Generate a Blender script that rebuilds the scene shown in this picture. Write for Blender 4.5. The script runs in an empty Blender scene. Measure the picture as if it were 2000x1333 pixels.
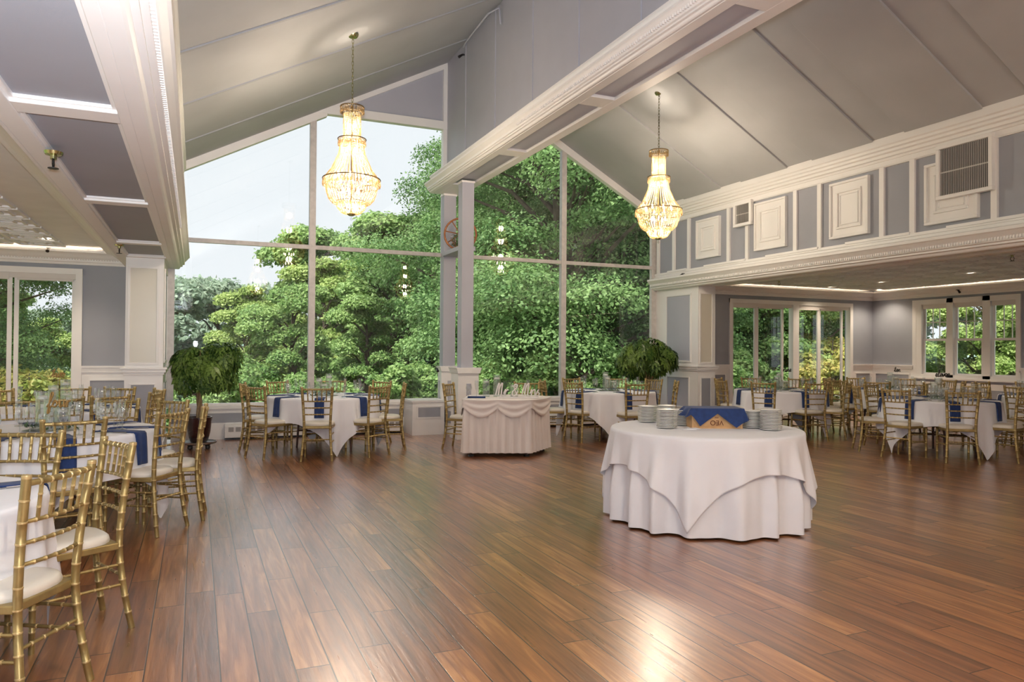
import bpy, math, random
import numpy as np
from mathutils import Vector, Matrix
random.seed(7); RNG=np.random.default_rng(11)
C=bpy.context.scene.collection
PI=math.pi; sin=math.sin; cos=math.cos; rad=math.radians
# ------------------------------------------------------------------ camera
CAMZ=1.4237
def cam_rot(yaw,p,r):
    fw=Vector((sin(yaw)*cos(p),cos(yaw)*cos(p),sin(p))); rt=Vector((cos(yaw),-sin(yaw),0)); up=rt.cross(fw)
    rt2=rt*cos(r)+up*sin(r); up2=up*cos(r)-rt*sin(r)
    return Matrix(((rt2.x,up2.x,-fw.x),(rt2.y,up2.y,-fw.y),(rt2.z,up2.z,-fw.z)))
cd=bpy.data.cameras.new('camera'); cam=bpy.data.objects.new('camera',cd); C.objects.link(cam)
cam.matrix_world=Matrix.Translation((0,0,CAMZ))@cam_rot(.4101,.0119,.0069).to_4x4()
cd.sensor_width=36; cd.lens=1418.6/2000*36; cd.clip_end=600; cd.clip_start=.05
bpy.context.scene.camera=cam
# ------------------------------------------------------------------ materials
def mat(name,col,rough=.5,metal=0,spec=.5,bump=None,noise=None,trans=None,sheen=0,emit=None,estr=0,coat=0):
    m=bpy.data.materials.new(name); m.use_nodes=True; nt=m.node_tree; b=nt.nodes['Principled BSDF']
    b.inputs['Base Color'].default_value=(*col,1); b.inputs['Roughness'].default_value=rough
    b.inputs['Metallic'].default_value=metal; b.inputs['Specular IOR Level'].default_value=spec
    if sheen: b.inputs['Sheen Weight'].default_value=sheen
    if coat: b.inputs['Coat Weight'].default_value=coat
    if emit: b.inputs['Emission Color'].default_value=(*emit,1); b.inputs['Emission Strength'].default_value=estr
    tc=nt.nodes.new('ShaderNodeTexCoord')
    if noise:
        sc,amt=noise; n=nt.nodes.new('ShaderNodeTexNoise'); n.inputs['Scale'].default_value=sc; n.inputs['Detail'].default_value=4
        nt.links.new(tc.outputs['Object'],n.inputs['Vector'])
        r=nt.nodes.new('ShaderNodeMapRange'); r.inputs['From Min'].default_value=.3; r.inputs['From Max'].default_value=.7
        r.inputs['To Min'].default_value=1-amt; r.inputs['To Max'].default_value=1+amt; nt.links.new(n.outputs['Fac'],r.inputs['Value'])
        v=nt.nodes.new('ShaderNodeVectorMath'); v.operation='SCALE'; v.inputs[0].default_value=col
        nt.links.new(r.outputs[0],v.inputs['Scale']); nt.links.new(v.outputs[0],b.inputs['Base Color'])
    if bump:
        sc,st=bump; n=nt.nodes.new('ShaderNodeTexNoise'); n.inputs['Scale'].default_value=sc; n.inputs['Detail'].default_value=5
        nt.links.new(tc.outputs['Object'],n.inputs['Vector']); bp=nt.nodes.new('ShaderNodeBump'); bp.inputs['Strength'].default_value=st
        bp.inputs['Distance'].default_value=.01; nt.links.new(n.outputs['Fac'],bp.inputs['Height']); nt.links.new(bp.outputs[0],b.inputs['Normal'])
    return m
M={}
M['white']=mat('white_trim_paint',(.87,.85,.835),.42,noise=(3,.015))
M['grey']=mat('grey_wall_paint',(.35,.362,.41),.62,noise=(2.5,.03),bump=(180,.05))
M['grey_light']=mat('lilac_grey_paint',(.455,.46,.525),.55,noise=(2,.03))
M['ceil']=mat('grey_ceiling_board',(.435,.44,.455),.7,noise=(1.4,.05),bump=(60,.06))
M['ceil_seam']=mat('grey_ceiling_batten',(.37,.375,.40),.6)
M['tin']=mat('white_ceiling_tile',(.80,.79,.79),.5,noise=(4,.04))
M['niche']=mat('cream_niche_paint',(.70,.66,.56),.3,noise=(2,.03))
M['mull']=mat('window_bar_paint',(.62,.58,.56),.4,noise=(14,.10))
M['gold']=mat('gold_lacquer',(.36,.265,.105),.42,metal=.6,noise=(22,.14),bump=(70,.05))
M['gold_ring']=mat('gold_joint_lacquer',(.58,.44,.21),.36,metal=.5)
M['cushion']=mat('ivory_vinyl',(.76,.71,.62),.42,noise=(8,.03))
M['cloth']=mat('white_table_linen',(.84,.845,.885),.85,noise=(6,.015),bump=(400,.05),sheen=.1)
M['satin']=mat('white_satin_skirt',(.80,.75,.72),.7,noise=(5,.02),sheen=.15)
M['navy']=mat('navy_linen',(.013,.038,.145),.85,noise=(30,.2),bump=(500,.08),sheen=.1)
M['plate']=mat('ivory_porcelain',(.84,.82,.77),.25,coat=.2,noise=(5,.02))
M['plate_shade']=mat('porcelain_gap_shade',(.26,.245,.22),.5)  # shade of the gaps between stacked plates, painted into feet and undersides
M['wood_dark']=mat('dark_table_wood',(.09,.035,.02),.4,noise=(9,.3))
M['metal']=mat('brushed_steel',(.5,.5,.52),.3,metal=1)
M['brass']=mat('green_brass',(.42,.40,.20),.25,metal=1,noise=(9,.2))
M['bronze']=mat('bronze_ring',(.24,.17,.09),.35,metal=1)
M['black']=mat('black_fitting',(.015,.013,.013),.4)
M['red']=mat('red_plastic',(.35,.02,.02),.4)
M['pot']=mat('oxblood_glaze',(.035,.010,.010),.22,coat=.5,noise=(5,.3))
M['soil']=mat('potting_soil',(.03,.02,.012),.95,bump=(60,.4))
M['bark_in']=mat('pale_braided_bark',(.34,.24,.13),.8,noise=(30,.25),bump=(60,.4))
M['bark']=mat('grey_brown_bark',(.10,.075,.055),.9,noise=(6,.3),bump=(20,.5))
M['candle']=mat('white_wax',(.85,.82,.76),.5)
M['vent']=mat('silver_grille',(.78,.76,.73),.45)
M['vent_dark']=mat('duct_shadow_paint',(.26,.25,.24),.8)
M['signgold']=mat('gold_sign_paint',(.42,.26,.09),.4,metal=.5)
M['signblack']=mat('black_sign_paint',(.03,.025,.02),.5)
M['signwhite']=mat('white_sign_paint',(.8,.77,.75),.5)
M['copper']=mat('rusty_copper_iron',(.40,.16,.07),.5,metal=.5,noise=(20,.3))
M['green_sm']=mat('eucalyptus_leaf',(.07,.13,.06),.6,noise=(20,.3))
M['pink']=mat('coral_candle_wax',(.65,.16,.12),.5)
M['grate']=mat('heater_slot_grey',(.36,.34,.33),.5)
M['shade']=mat('white_roller_blind',(.74,.70,.67),.7)
M['teal']=mat('pale_teal_shingle',(.36,.60,.55),.6,noise=(5,.1))
M['shedwall']=mat('white_clapboard',(.75,.76,.75),.6)
M['roofdark']=mat('dark_roof_felt',(.12,.12,.13),.9)
def emis(name,col,s):
    m=bpy.data.materials.new(name); m.use_nodes=True; nt=m.node_tree; nt.nodes.clear()
    e=nt.nodes.new('ShaderNodeEmission'); e.inputs[0].default_value=(*col,1); e.inputs[1].default_value=s
    o=nt.nodes.new('ShaderNodeOutputMaterial'); nt.links.new(e.outputs[0],o.inputs[0]); return m
M['bulb']=emis('lit_candle_bulb',(1,.82,.58),20)
M['led']=emis('lit_cove_strip',(1,.76,.50),15)
M['down']=emis('lit_downlight_lens',(1,.86,.66),9)
def glass(name,tint,refl,rough=0.0,milky=0):
    m=bpy.data.materials.new(name); m.use_nodes=True; nt=m.node_tree; nt.nodes.clear()
    o=nt.nodes.new('ShaderNodeOutputMaterial'); t=nt.nodes.new('ShaderNodeBsdfTransparent'); t.inputs[0].default_value=(*tint,1)
    g=nt.nodes.new('ShaderNodeBsdfGlossy'); g.inputs['Roughness'].default_value=rough; g.inputs[0].default_value=(1,1,1,1)
    f=nt.nodes.new('ShaderNodeFresnel'); ge=nt.nodes.new('ShaderNodeNewGeometry'); mi=nt.nodes.new('ShaderNodeMapRange'); mi.inputs['To Min'].default_value=1.5; mi.inputs['To Max'].default_value=1/1.5; nt.links.new(ge.outputs['Backfacing'],mi.inputs['Value']); nt.links.new(mi.outputs[0],f.inputs[0])
    mr=nt.nodes.new('ShaderNodeMath'); mr.operation='MULTIPLY_ADD'; mr.inputs[1].default_value=refl; mr.inputs[2].default_value=.0; mr.use_clamp=True
    nt.links.new(f.outputs[0],mr.inputs[0]); x=nt.nodes.new('ShaderNodeMixShader')
    nt.links.new(mr.outputs[0],x.inputs[0]); nt.links.new(t.outputs[0],x.inputs[1]); nt.links.new(g.outputs[0],x.inputs[2])
    last=x
    if milky:
        d=nt.nodes.new('ShaderNodeBsdfDiffuse'); d.inputs[0].default_value=(.9,.9,.9,1); y=nt.nodes.new('ShaderNodeMixShader'); y.inputs[0].default_value=milky
        nt.links.new(x.outputs[0],y.inputs[1]); nt.links.new(d.outputs[0],y.inputs[2]); last=y
    nt.links.new(last.outputs[0],o.inputs[0]); return m
M['pane']=glass('window_glass',(.965,.985,.975),.95)
M['glass']=glass('clear_stemware_glass',(.93,.95,.95),2.6,.02,.03)
M['vaseglass']=glass('clear_vase_glass',(.95,.97,.965),1.4,.02,.06)
def crystal():
    m=bpy.data.materials.new('cut_crystal'); m.use_nodes=True; nt=m.node_tree; nt.nodes.clear()
    o=nt.nodes.new('ShaderNodeOutputMaterial'); t=nt.nodes.new('ShaderNodeBsdfTransparent'); t.inputs[0].default_value=(.95,.90,.78,1)
    g=nt.nodes.new('ShaderNodeBsdfGlossy'); g.inputs['Roughness'].default_value=.12; g.inputs[0].default_value=(.72,.62,.46,1)
    l=nt.nodes.new('ShaderNodeBsdfTranslucent'); l.inputs[0].default_value=(.40,.27,.12,1)
    a=nt.nodes.new('ShaderNodeMixShader'); a.inputs[0].default_value=.5; b=nt.nodes.new('ShaderNodeMixShader'); b.inputs[0].default_value=.44
    nt.links.new(t.outputs[0],a.inputs[1]); nt.links.new(g.outputs[0],a.inputs[2]); nt.links.new(a.outputs[0],b.inputs[1]); nt.links.new(l.outputs[0],b.inputs[2])
    nt.links.new(b.outputs[0],o.inputs[0]); return m
M['crystal']=crystal()
def leafmat(name,c1,c2,scale=.6,tr=.35,rough=.5):
    m=bpy.data.materials.new(name); m.use_nodes=True; nt=m.node_tree; b=nt.nodes['Principled BSDF']; o=nt.nodes['Material Output']
    tc=nt.nodes.new('ShaderNodeTexCoord'); n=nt.nodes.new('ShaderNodeTexNoise'); n.inputs['Scale'].default_value=scale; n.inputs['Detail'].default_value=3
    nt.links.new(tc.outputs['Object'],n.inputs['Vector']); n2=nt.nodes.new('ShaderNodeTexNoise'); n2.inputs['Scale'].default_value=scale*14; n2.inputs['Detail'].default_value=2
    nt.links.new(tc.outputs['Object'],n2.inputs['Vector']); ad=nt.nodes.new('ShaderNodeMath'); ad.operation='ADD'
    nt.links.new(n.outputs[0],ad.inputs[0]); nt.links.new(n2.outputs[0],ad.inputs[1])
    r=nt.nodes.new('ShaderNodeValToRGB'); r.color_ramp.elements[0].position=.42; r.color_ramp.elements[1].position=.60
    r.color_ramp.elements[0].color=(*c1,1); r.color_ramp.elements[1].color=(*c2,1)
    h=nt.nodes.new('ShaderNodeMath'); h.operation='MULTIPLY'; h.inputs[1].default_value=.5; nt.links.new(ad.outputs[0],h.inputs[0]); nt.links.new(h.outputs[0],r.inputs[0])
    nt.links.new(r.outputs[0],b.inputs['Base Color']); b.inputs['Roughness'].default_value=rough; b.inputs['Specular IOR Level'].default_value=.3
    t=nt.nodes.new('ShaderNodeBsdfTranslucent'); nt.links.new(r.outputs[0],t.inputs[0]); x=nt.nodes.new('ShaderNodeMixShader'); x.inputs[0].default_value=tr
    nt.links.new(b.outputs[0],x.inputs[1]); nt.links.new(t.outputs[0],x.inputs[2]); nt.links.new(x.outputs[0],o.inputs[0]); return m
M['maple']=leafmat('maple_leaves',(.10,.21,.065),(.31,.47,.18),.35)
M['wood1']=leafmat('woodland_leaves',(.15,.28,.08),(.43,.58,.22),.25)
M['wood2']=leafmat('bright_woodland_leaves',(.22,.34,.08),(.54,.64,.24),.3)
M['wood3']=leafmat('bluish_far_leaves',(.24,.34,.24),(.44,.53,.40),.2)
M['autumn']=leafmat('turning_leaves',(.30,.36,.08),(.62,.50,.16),.4)
M['schef']=leafmat('glossy_umbrella_leaves',(.03,.085,.014),(.22,.34,.07),3,.25,.32)
def floor_mat():
    m=bpy.data.materials.new('hand_scraped_plank_floor'); m.use_nodes=True; nt=m.node_tree; b=nt.nodes['Principled BSDF']; L=nt.links.new; N=nt.nodes.new
    tc=N('ShaderNodeTexCoord'); sx=N('ShaderNodeSeparateXYZ'); L(tc.outputs['Object'],sx.inputs[0])
    ro=N('ShaderNodeMath'); ro.operation='ADD'; ro.inputs[1].default_value=.04; L(sx.outputs[0],ro.inputs[0])
    rw=N('ShaderNodeMath'); rw.operation='DIVIDE'; rw.inputs[1].default_value=.1525; L(ro.outputs[0],rw.inputs[0]); fl=N('ShaderNodeMath'); fl.operation='FLOOR'; L(rw.outputs[0],fl.inputs[0])
    wn=N('ShaderNodeTexWhiteNoise'); wn.noise_dimensions='1D'; L(fl.outputs[0],wn.inputs['W'])
    al=N('ShaderNodeMath'); al.operation='MULTIPLY_ADD'; al.inputs[1].default_value=6.0; L(wn.outputs['Value'],al.inputs[0]); L(sx.outputs[1],al.inputs[2])
    mp=N('ShaderNodeCombineXYZ'); L(al.outputs[0],mp.inputs[0]); L(ro.outputs[0],mp.inputs[1])
    br=N('ShaderNodeTexBrick'); br.inputs['Scale'].default_value=1; br.inputs['Brick Width'].default_value=1.35; br.inputs['Row Height'].default_value=.1525
    br.inputs['Mortar Size'].default_value=.0036; br.inputs['Mortar Smooth'].default_value=.3; br.inputs['Bias'].default_value=0; br.offset=.0; br.offset_frequency=1; br.squash=1
    br.inputs['Color1'].default_value=(0,0,0,1); br.inputs['Color2'].default_value=(1,1,1,1); br.inputs['Mortar'].default_value=(.5,.5,.5,1)
    L(mp.outputs[0],br.inputs[0])
    sep=N('ShaderNodeSeparateColor'); L(br.outputs['Color'],sep.inputs[0])
    # grain runs along world Y
    mg=N('ShaderNodeMapping'); mg.inputs['Scale'].default_value=(16,1.1,1); L(tc.outputs['Object'],mg.inputs[0])
    cmb=N('ShaderNodeCombineXYZ'); L(sep.outputs[0],cmb.inputs[2]); sc=N('ShaderNodeVectorMath'); sc.operation='SCALE'; sc.inputs['Scale'].default_value=37; L(cmb.outputs[0],sc.inputs[0])
    ad=N('ShaderNodeVectorMath'); L(mg.outputs[0],ad.inputs[0]); L(sc.outputs[0],ad.inputs[1])
    g=N('ShaderNodeTexNoise'); g.inputs['Scale'].default_value=1.5; g.inputs['Detail'].default_value=7; g.inputs['Distortion'].default_value=.7; L(ad.outputs[0],g.inputs[0])
    big=N('ShaderNodeTexNoise'); big.inputs['Scale'].default_value=.9; big.inputs['Detail'].default_value=3; L(ad.outputs[0],big.inputs[0])
    mx=N('ShaderNodeMath'); mx.operation='MULTIPLY_ADD'; mx.inputs[1].default_value=.24; L(sep.outputs[0],mx.inputs[0])
    g2=N('ShaderNodeMath'); g2.operation='MULTIPLY'; g2.inputs[1].default_value=.78; L(g.outputs[0],g2.inputs[0]); L(g2.outputs[0],mx.inputs[2])
    r=N('ShaderNodeValToRGB'); e=r.color_ramp.elements; e[0].position=.14; e[0].color=(.065,.025,.013,1); e[1].position=.78; e[1].color=(.62,.29,.105,1)
    k=e.new(.38); k.color=(.20,.070,.027,1); k=e.new(.58); k.color=(.36,.135,.047,1)
    L(mx.outputs[0],r.inputs[0])
    dk=N('ShaderNodeMixRGB'); dk.blend_type='MULTIPLY'; L(br.outputs['Fac'],dk.inputs[0]); L(r.outputs[0],dk.inputs[1]); dk.inputs[2].default_value=(.12,.09,.08,1)
    L(dk.outputs[0],b.inputs['Base Color'])
    # scraped ripples across each board
    mw=N('ShaderNodeMapping'); mw.inputs['Scale'].default_value=(34,2.4,1); L(tc.outputs['Object'],mw.inputs[0]); ad2=N('ShaderNodeVectorMath'); L(mw.outputs[0],ad2.inputs[0]); L(sc.outputs[0],ad2.inputs[1])
    w=N('ShaderNodeTexNoise'); w.inputs['Scale'].default_value=1; w.inputs['Detail'].default_value=3; w.inputs['Distortion'].default_value=.5; L(ad2.outputs[0],w.inputs[0])
    inv=N('ShaderNodeMath'); inv.operation='MULTIPLY_ADD'; inv.inputs[1].default_value=-1.6; L(br.outputs['Fac'],inv.inputs[0]); L(w.outputs[0],inv.inputs[2])
    bp=N('ShaderNodeBump'); bp.inputs['Strength'].default_value=.2; bp.inputs['Distance'].default_value=.006; L(inv.outputs[0],bp.inputs['Height']); L(bp.outputs[0],b.inputs['Normal'])
    rr=N('ShaderNodeMapRange'); rr.inputs['To Min'].default_value=.22; rr.inputs['To Max'].default_value=.40; L(w.outputs[0],rr.inputs[0]); L(rr.outputs[0],b.inputs['Roughness'])
    b.inputs['Specular IOR Level'].default_value=.6; b.inputs['Coat Weight'].default_value=1.0; b.inputs['Coat Roughness'].default_value=.26; b.inputs['Coat IOR'].default_value=1.95; L(bp.outputs[0],b.inputs['Coat Normal'])
    return m
M['floor']=floor_mat()
def ground_mat():
    m=mat('grass_ground',(.12,.20,.05),.95,noise=(.6,.4),bump=(8,.6)); return m
M['ground']=ground_mat()
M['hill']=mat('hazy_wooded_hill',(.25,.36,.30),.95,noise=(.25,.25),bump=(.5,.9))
# ------------------------------------------------------------------ mesh builder
class MB:
    def __init__(s): s.v=[]; s.f=[]; s.m=[]
    def add(s,vs,fs,mi=0):
        o=len(s.v); s.v.extend(tuple(v) for v in vs); s.f.extend(tuple(i+o for i in f) for f in fs); s.m.extend([mi]*len(fs)); return s
    def box(s,x0,x1,y0,y1,z0,z1,mi=0):
        if x0>x1:x0,x1=x1,x0
        if y0>y1:y0,y1=y1,y0
        if z0>z1:z0,z1=z1,z0
        return s.add([(x0,y0,z0),(x1,y0,z0),(x1,y1,z0),(x0,y1,z0),(x0,y0,z1),(x1,y0,z1),(x1,y1,z1),(x0,y1,z1)],
          [(3,2,1,0),(4,5,6,7),(0,1,5,4),(1,2,6,5),(2,3,7,6),(3,0,4,7)],mi)
    def frame(s,plane,a0,a1,b0,b1,c0,c1,w,mi=0):
        # rectangular frame. plane 'x': a=y,b=z thickness c on x; 'y': a=x,b=z thickness on y; 'z': a=x,b=y thickness on z
        for (p0,p1,q0,q1) in ((a0,a1,b1-w,b1),(a0,a1,b0,b0+w),(a0,a0+w,b0+w,b1-w),(a1-w,a1,b0+w,b1-w)):
            if plane=='x': s.box(c0,c1,p0,p1,q0,q1,mi)
            elif plane=='y': s.box(p0,p1,c0,c1,q0,q1,mi)
            else: s.box(p0,p1,q0,q1,c0,c1,mi)
        return s
    def prism(s,poly,h0,h1,axis='y',mi=0):
        # poly of 2D points extruded between h0,h1. axis 'y': poly=(x,z); 'x': poly=(y,z); 'z': poly=(x,y)
        n=len(poly)
        def P(p,h): return {'y':(p[0],h,p[1]),'x':(h,p[0],p[1]),'z':(p[0],p[1],h)}[axis]
        vs=[P(p,h0) for p in poly]+[P(p,h1) for p in poly]
        fs=[tuple(range(n)),tuple(range(2*n-1,n-1,-1))]+[(i,i+n,(i+1)%n+n,(i+1)%n) for i in range(n)]
        return s.add(vs,fs,mi)
    def tube(s,pts,rs,n=8,mi=0,cap=True):
        pts=[Vector(p) for p in pts]; k=len(pts)
        if not hasattr(rs,'__len__'): rs=[rs]*k
        vs=[];fs=[]; prev=None
        for i,p in enumerate(pts):
            t=(pts[min(i+1,k-1)]-pts[max(i-1,0)])
            if t.length<1e-9: t=Vector((0,0,1))
            t.normalize()
            if prev is None:
                u=t.cross(Vector((0,0,1)) if abs(t.z)<.9 else Vector((1,0,0))).normalized()
            else:
                u=(prev-t*prev.dot(t)); 
                if u.length<1e-6: u=t.orthogonal()
                u.normalize()
            prev=u; w=t.cross(u)
            for j in range(n):
                a=2*PI*j/n; vs.append(p+(u*cos(a)+w*sin(a))*rs[i])
        for i in range(k-1):
            for j in range(n):
                fs.append((i*n+j,i*n+(j+1)%n,(i+1)*n+(j+1)%n,(i+1)*n+j))
        if cap: fs.append(tuple(range(n-1,-1,-1))); fs.append(tuple((k-1)*n+j for j in range(n)))
        return s.add(vs,fs,mi)
    def lathe(s,prof,n=24,c=(0,0,0),mi=0):
        vs=[];fs=[];k=len(prof)
        for r,z in prof:
            for j in range(n):
                a=2*PI*j/n; vs.append((c[0]+r*cos(a),c[1]+r*sin(a),c[2]+z))
        for i in range(k-1):
            for j in range(n): fs.append((i*n+j,i*n+(j+1)%n,(i+1)*n+(j+1)%n,(i+1)*n+j))
        return s.add(vs,fs,mi)
    def build(s,name,mats,parent=None,smooth=None,bevel=0):
        me=bpy.data.meshes.new(name); me.from_pydata(s.v,[],s.f); 
        if not isinstance(mats,(list,tuple)): mats=[mats]
        for m_ in mats: me.materials.append(M[m_] if isinstance(m_,str) else m_)
        if len(mats)>1: me.polygons.foreach_set('material_index',s.m)
        if smooth is not None:
            me.polygons.foreach_set('use_smooth',[True]*len(me.polygons)); me.set_sharp_from_angle(angle=rad(smooth))
        me.update()
        o=bpy.data.objects.new(name,me); C.objects.link(o)
        if parent: o.parent=parent
        if bevel:
            b=o.modifiers.new('bevel','BEVEL'); b.width=bevel; b.segments=2; b.limit_method='ANGLE'; b.harden_normals=False
        return o
def npmesh(name,V,F,material,parent=None,smooth=False):
    me=bpy.data.meshes.new(name); nv=len(V); nf=len(F); k=F.shape[1]
    me.vertices.add(nv); me.vertices.foreach_set('co',np.ascontiguousarray(V,dtype=np.float32).ravel())
    me.loops.add(nf*k); me.loops.foreach_set('vertex_index',np.ascontiguousarray(F,dtype=np.int32).ravel())
    me.polygons.add(nf); me.polygons.foreach_set('loop_start',np.arange(nf,dtype=np.int32)*k)
    try: me.polygons.foreach_set('loop_total',np.full(nf,k,dtype=np.int32))
    except Exception: pass
    me.materials.append(M[material] if isinstance(material,str) else material)
    if smooth: me.polygons.foreach_set('use_smooth',[True]*nf)
    me.update(calc_edges=True); me.validate()
    o=bpy.data.objects.new(name,me); C.objects.link(o)
    if parent: o.parent=parent
    return o
def tag(o,label,cat,group=None,kind=None):
    o['label']=label; o['category']=cat
    if group: o['group']=group
    if kind: o['kind']=kind
    return o
def thing(name,loc,rz,label,cat,group=None):
    o=bpy.data.objects.new(name,None); C.objects.link(o); o.location=loc; o.rotation_euler=(0,0,rz); o.empty_display_size=.1
    return tag(o,label,cat,group)
def st(o,label=None):
    o['kind']='structure'
    if label: o['label']=label
    return o
_kids={}
def kids(o):
    if o.name not in _kids: _kids[o.name]=[c for c in C.objects if c.parent==o]
    return _kids[o.name]
def dup(root,loc,rz,label,group=None,scale=None):
    r=root.copy(); C.objects.link(r); r.location=loc; r.rotation_euler=(0,0,rz); r['label']=label
    if group: r['group']=group
    if scale: r.scale=scale if hasattr(scale,'__len__') else (scale,)*3
    for c in kids(root):
        d=c.copy(); C.objects.link(d); d.parent=r
        for g in kids(c):
            h=g.copy(); C.objects.link(h); h.parent=d
    return r
class Kind:
    """first call moves the prototype, later calls copy it"""
    def __init__(s,make): s.p=None; s.make=make
    def __call__(s,loc,rz,label,group=None,scale=None):
        if s.p is None:
            s.p=s.make(); s.p.location=loc; s.p.rotation_euler=(0,0,rz); s.p['label']=label
            if group: s.p['group']=group
            if scale: s.p.scale=scale if hasattr(scale,'__len__') else (scale,)*3
            return s.p
        return dup(s.p,loc,rz,label,group,scale if scale else (1,1,1))
# ------------------------------------------------------------------ room numbers (metres)
D=12.15; XL=-.34; XR=8.40; XRR=14.42; YB=-4.2; XLL=-6.5
SOF=2.61; XD=3.99; BZ=4.12
def zL(x): return 4.357+.5245*x
def zR(x): return 8.794-.5536*x
XA=(8.794-4.357)/(.5245+.5536)
st(MB().box(XLL-.5,XRR+.3,YB,D+.25,-.12,0).build('floor','floor'))
# wall behind the camera, with its window openings
bw=MB().box(XLL,XRR,YB-.2,YB,3.0,6.6).box(XLL,XRR,YB-.2,YB,0,3.0)
st(bw.build('wall_back','grey_light'))
# --- sloped ceilings
def slope(x0,x1,f,y0,y1,t,off=0.0):
    return [(x0,y0,f(x0)-off),(x1,y0,f(x1)-off),(x1,y1,f(x1)-off),(x0,y1,f(x0)-off),(x0,y0,f(x0)+t-off),(x1,y0,f(x1)+t-off),(x1,y1,f(x1)+t-off),(x0,y1,f(x0)+t-off)]
SB=[(3,2,1,0),(4,5,6,7),(0,1,5,4),(1,2,6,5),(2,3,7,6),(3,0,4,7)]
o=MB(); o.add(slope(XL-.05,XA,zL,YB,D+.12,.12),SB)
cL=st(o.build('ceiling_left','ceil'))
b=MB()
for y in (11.0,9.32,7.68,6.0,4.35): 
    b.add(slope(XL,XD-.02,zL,y-.045,y+.0,.02,.018),SB)
b.build('ceiling_batten','ceil_seam',cL)
o=MB(); o.add(slope(XA,XR+.05,zR,YB,D+.12,.12),SB)
cR=st(o.build('ceiling_right','ceil'))
b=MB()
for (y1,y0) in ((11.0,9.97),(9.47,8.44),(7.96,6.92),(6.45,5.45),(4.92,3.92),(3.4,2.4),(1.9,.9)):
    b.add(slope(XD+.35,8.22,zR,y0,y1,.04,.03),SB)
b.build('ceiling_panel','ceil',cR,bevel=.008)
# --- dividing wall above the beam
dw=MB().prism([(XD,4.2),(XD+.14,4.2),(XD+.14,zR(XD+.14)+.05 if XD+.14>XA else zL(XD+.14)+.05),(XA,zL(XA)+.05),(XD,zL(XD)+.05)],YB,D,'y')
dw=st(dw.build('wall_divider','grey_light'))
b=MB()
for y in (11.15,9.87,8.57,7.32,6.05,4.78,3.5,2.2): b.box(XD-.012,XD+.001,y-.022,y+.022,4.2,zL(XD))
b.build('wall_batten','grey_light',dw)
# --- crown moulding profile helper (x offsets measured from wall toward the room, z up)
def crown_poly(xw,sgn,z0,z1,depth):
    h=z1-z0
    pr=[(0,0),(.30,0),(.36,.05),(.42,.16),(.55,.20),(.55,.30),(.68,.34),(.70,.52),(.80,.62),(.93,.78),(1,.84),(1,1),(0,1)]
    return [(xw+sgn*depth*a,z0+h*c) for a,c in pr]
def dentils(mb,x0,x1,z0,z1,y0,y1,step=.034,duty=.5):
    y=y0
    while y<y1: mb.box(x0,x1,y,y+step*duty,z0,z1); y+=step
# --- centre beam
b=MB(); BX0,BX1=3.70,4.24
b.box(BX0,BX0+.11,YB,D-.08,BZ,4.22); b.box(BX1-.13,BX1,YB,D-.08,BZ,4.22); b.box(BX0+.11,BX1-.13,YB,D-.08,BZ+.045,4.22)
xs=[(-3.2,-.7),(-.4,1.9),(2.17,4.2),(4.46,6.72),(6.98,9.0),(9.26,11.25)]
prev=YB
for a,c in xs:
    if a>prev: b.box(BX0+.11,BX1-.13,prev,a,BZ,BZ+.05)
    prev=c
b.box(BX0+.11,BX1-.13,prev,D-.08,BZ,BZ+.05)
beam=st(b.build('beam_centre','white',bevel=.004))
g=MB()
for a,c in xs: g.box(BX0+.125,BX1-.145,a+.015,c-.015,BZ+.030,BZ+.05)
g.build('soffit_panel','grey_light',beam)
g=MB().prism(crown_poly(BX0+.02,-1,BZ+.005,BZ+.155,.15),YB,D-.1,'y'); g.prism(crown_poly(BX0+.10,-1,BZ+.15,BZ+.29,.14),YB,D-.1,'y')
dentils(g,BX0-.105,BX0-.06,BZ+.075,BZ+.10,4.6,8.2)
g.build('crown_moulding','white',beam)
g=MB().prism(crown_poly(BX1-.02,1,BZ+.005,BZ+.10,.05),YB,D-.1,'y'); g.build('edge_moulding','white',beam)
# --- posts under the beam
def post(name,x0,x1,y0,y1,zt,pz,px):
    p=MB().box(x0,x1,y0,y1,pz,zt).build(name,'grey_light'); st(p)
    k=MB().box(x0-px,x1+px,y0-px,y1+px if y1<D-.3 else y1,.0,pz-.09); 
    k.box(x0-px-.015,x1+px+.015,y0-px-.015,y1+px+.015 if y1<D-.3 else y1,0,.16)
    k.prism([(x0-px-.03,pz-.02),(x0-px-.045,pz),(x1+px+.045,pz),(x1+px+.03,pz-.02),(x1+px+.01,pz-.09),(x0-px-.01,pz-.09)],y0-px-.03,(y1+px+.03 if y1<D-.3 else y1),'y')
    k.build('pedestal','white',p,bevel=.004)
    q=MB(); cx=(x0+x1)/2; cy=(y0+y1)/2
    q.box(cx-.035,cx+.045,y0-px-.004,y0-px+.01,.32,.88)
    q.box(x0-px-.004,x0-px+.01,cy-.035,cy+.035,.32,.88)
    q.build('pedestal_panel','grey_light',p)
    if zt>4: MB().box(x0-.012,x1+.012,y0-.012,y1+.012,zt-.03,zt).build('neck_trim','white',p)
    return p
post('column_window',3.91,4.13,D-.17,D-.0,BZ,1.13,.035)
post('column_front',3.86,4.06,10.90,11.09,BZ,1.13,.075)
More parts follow.
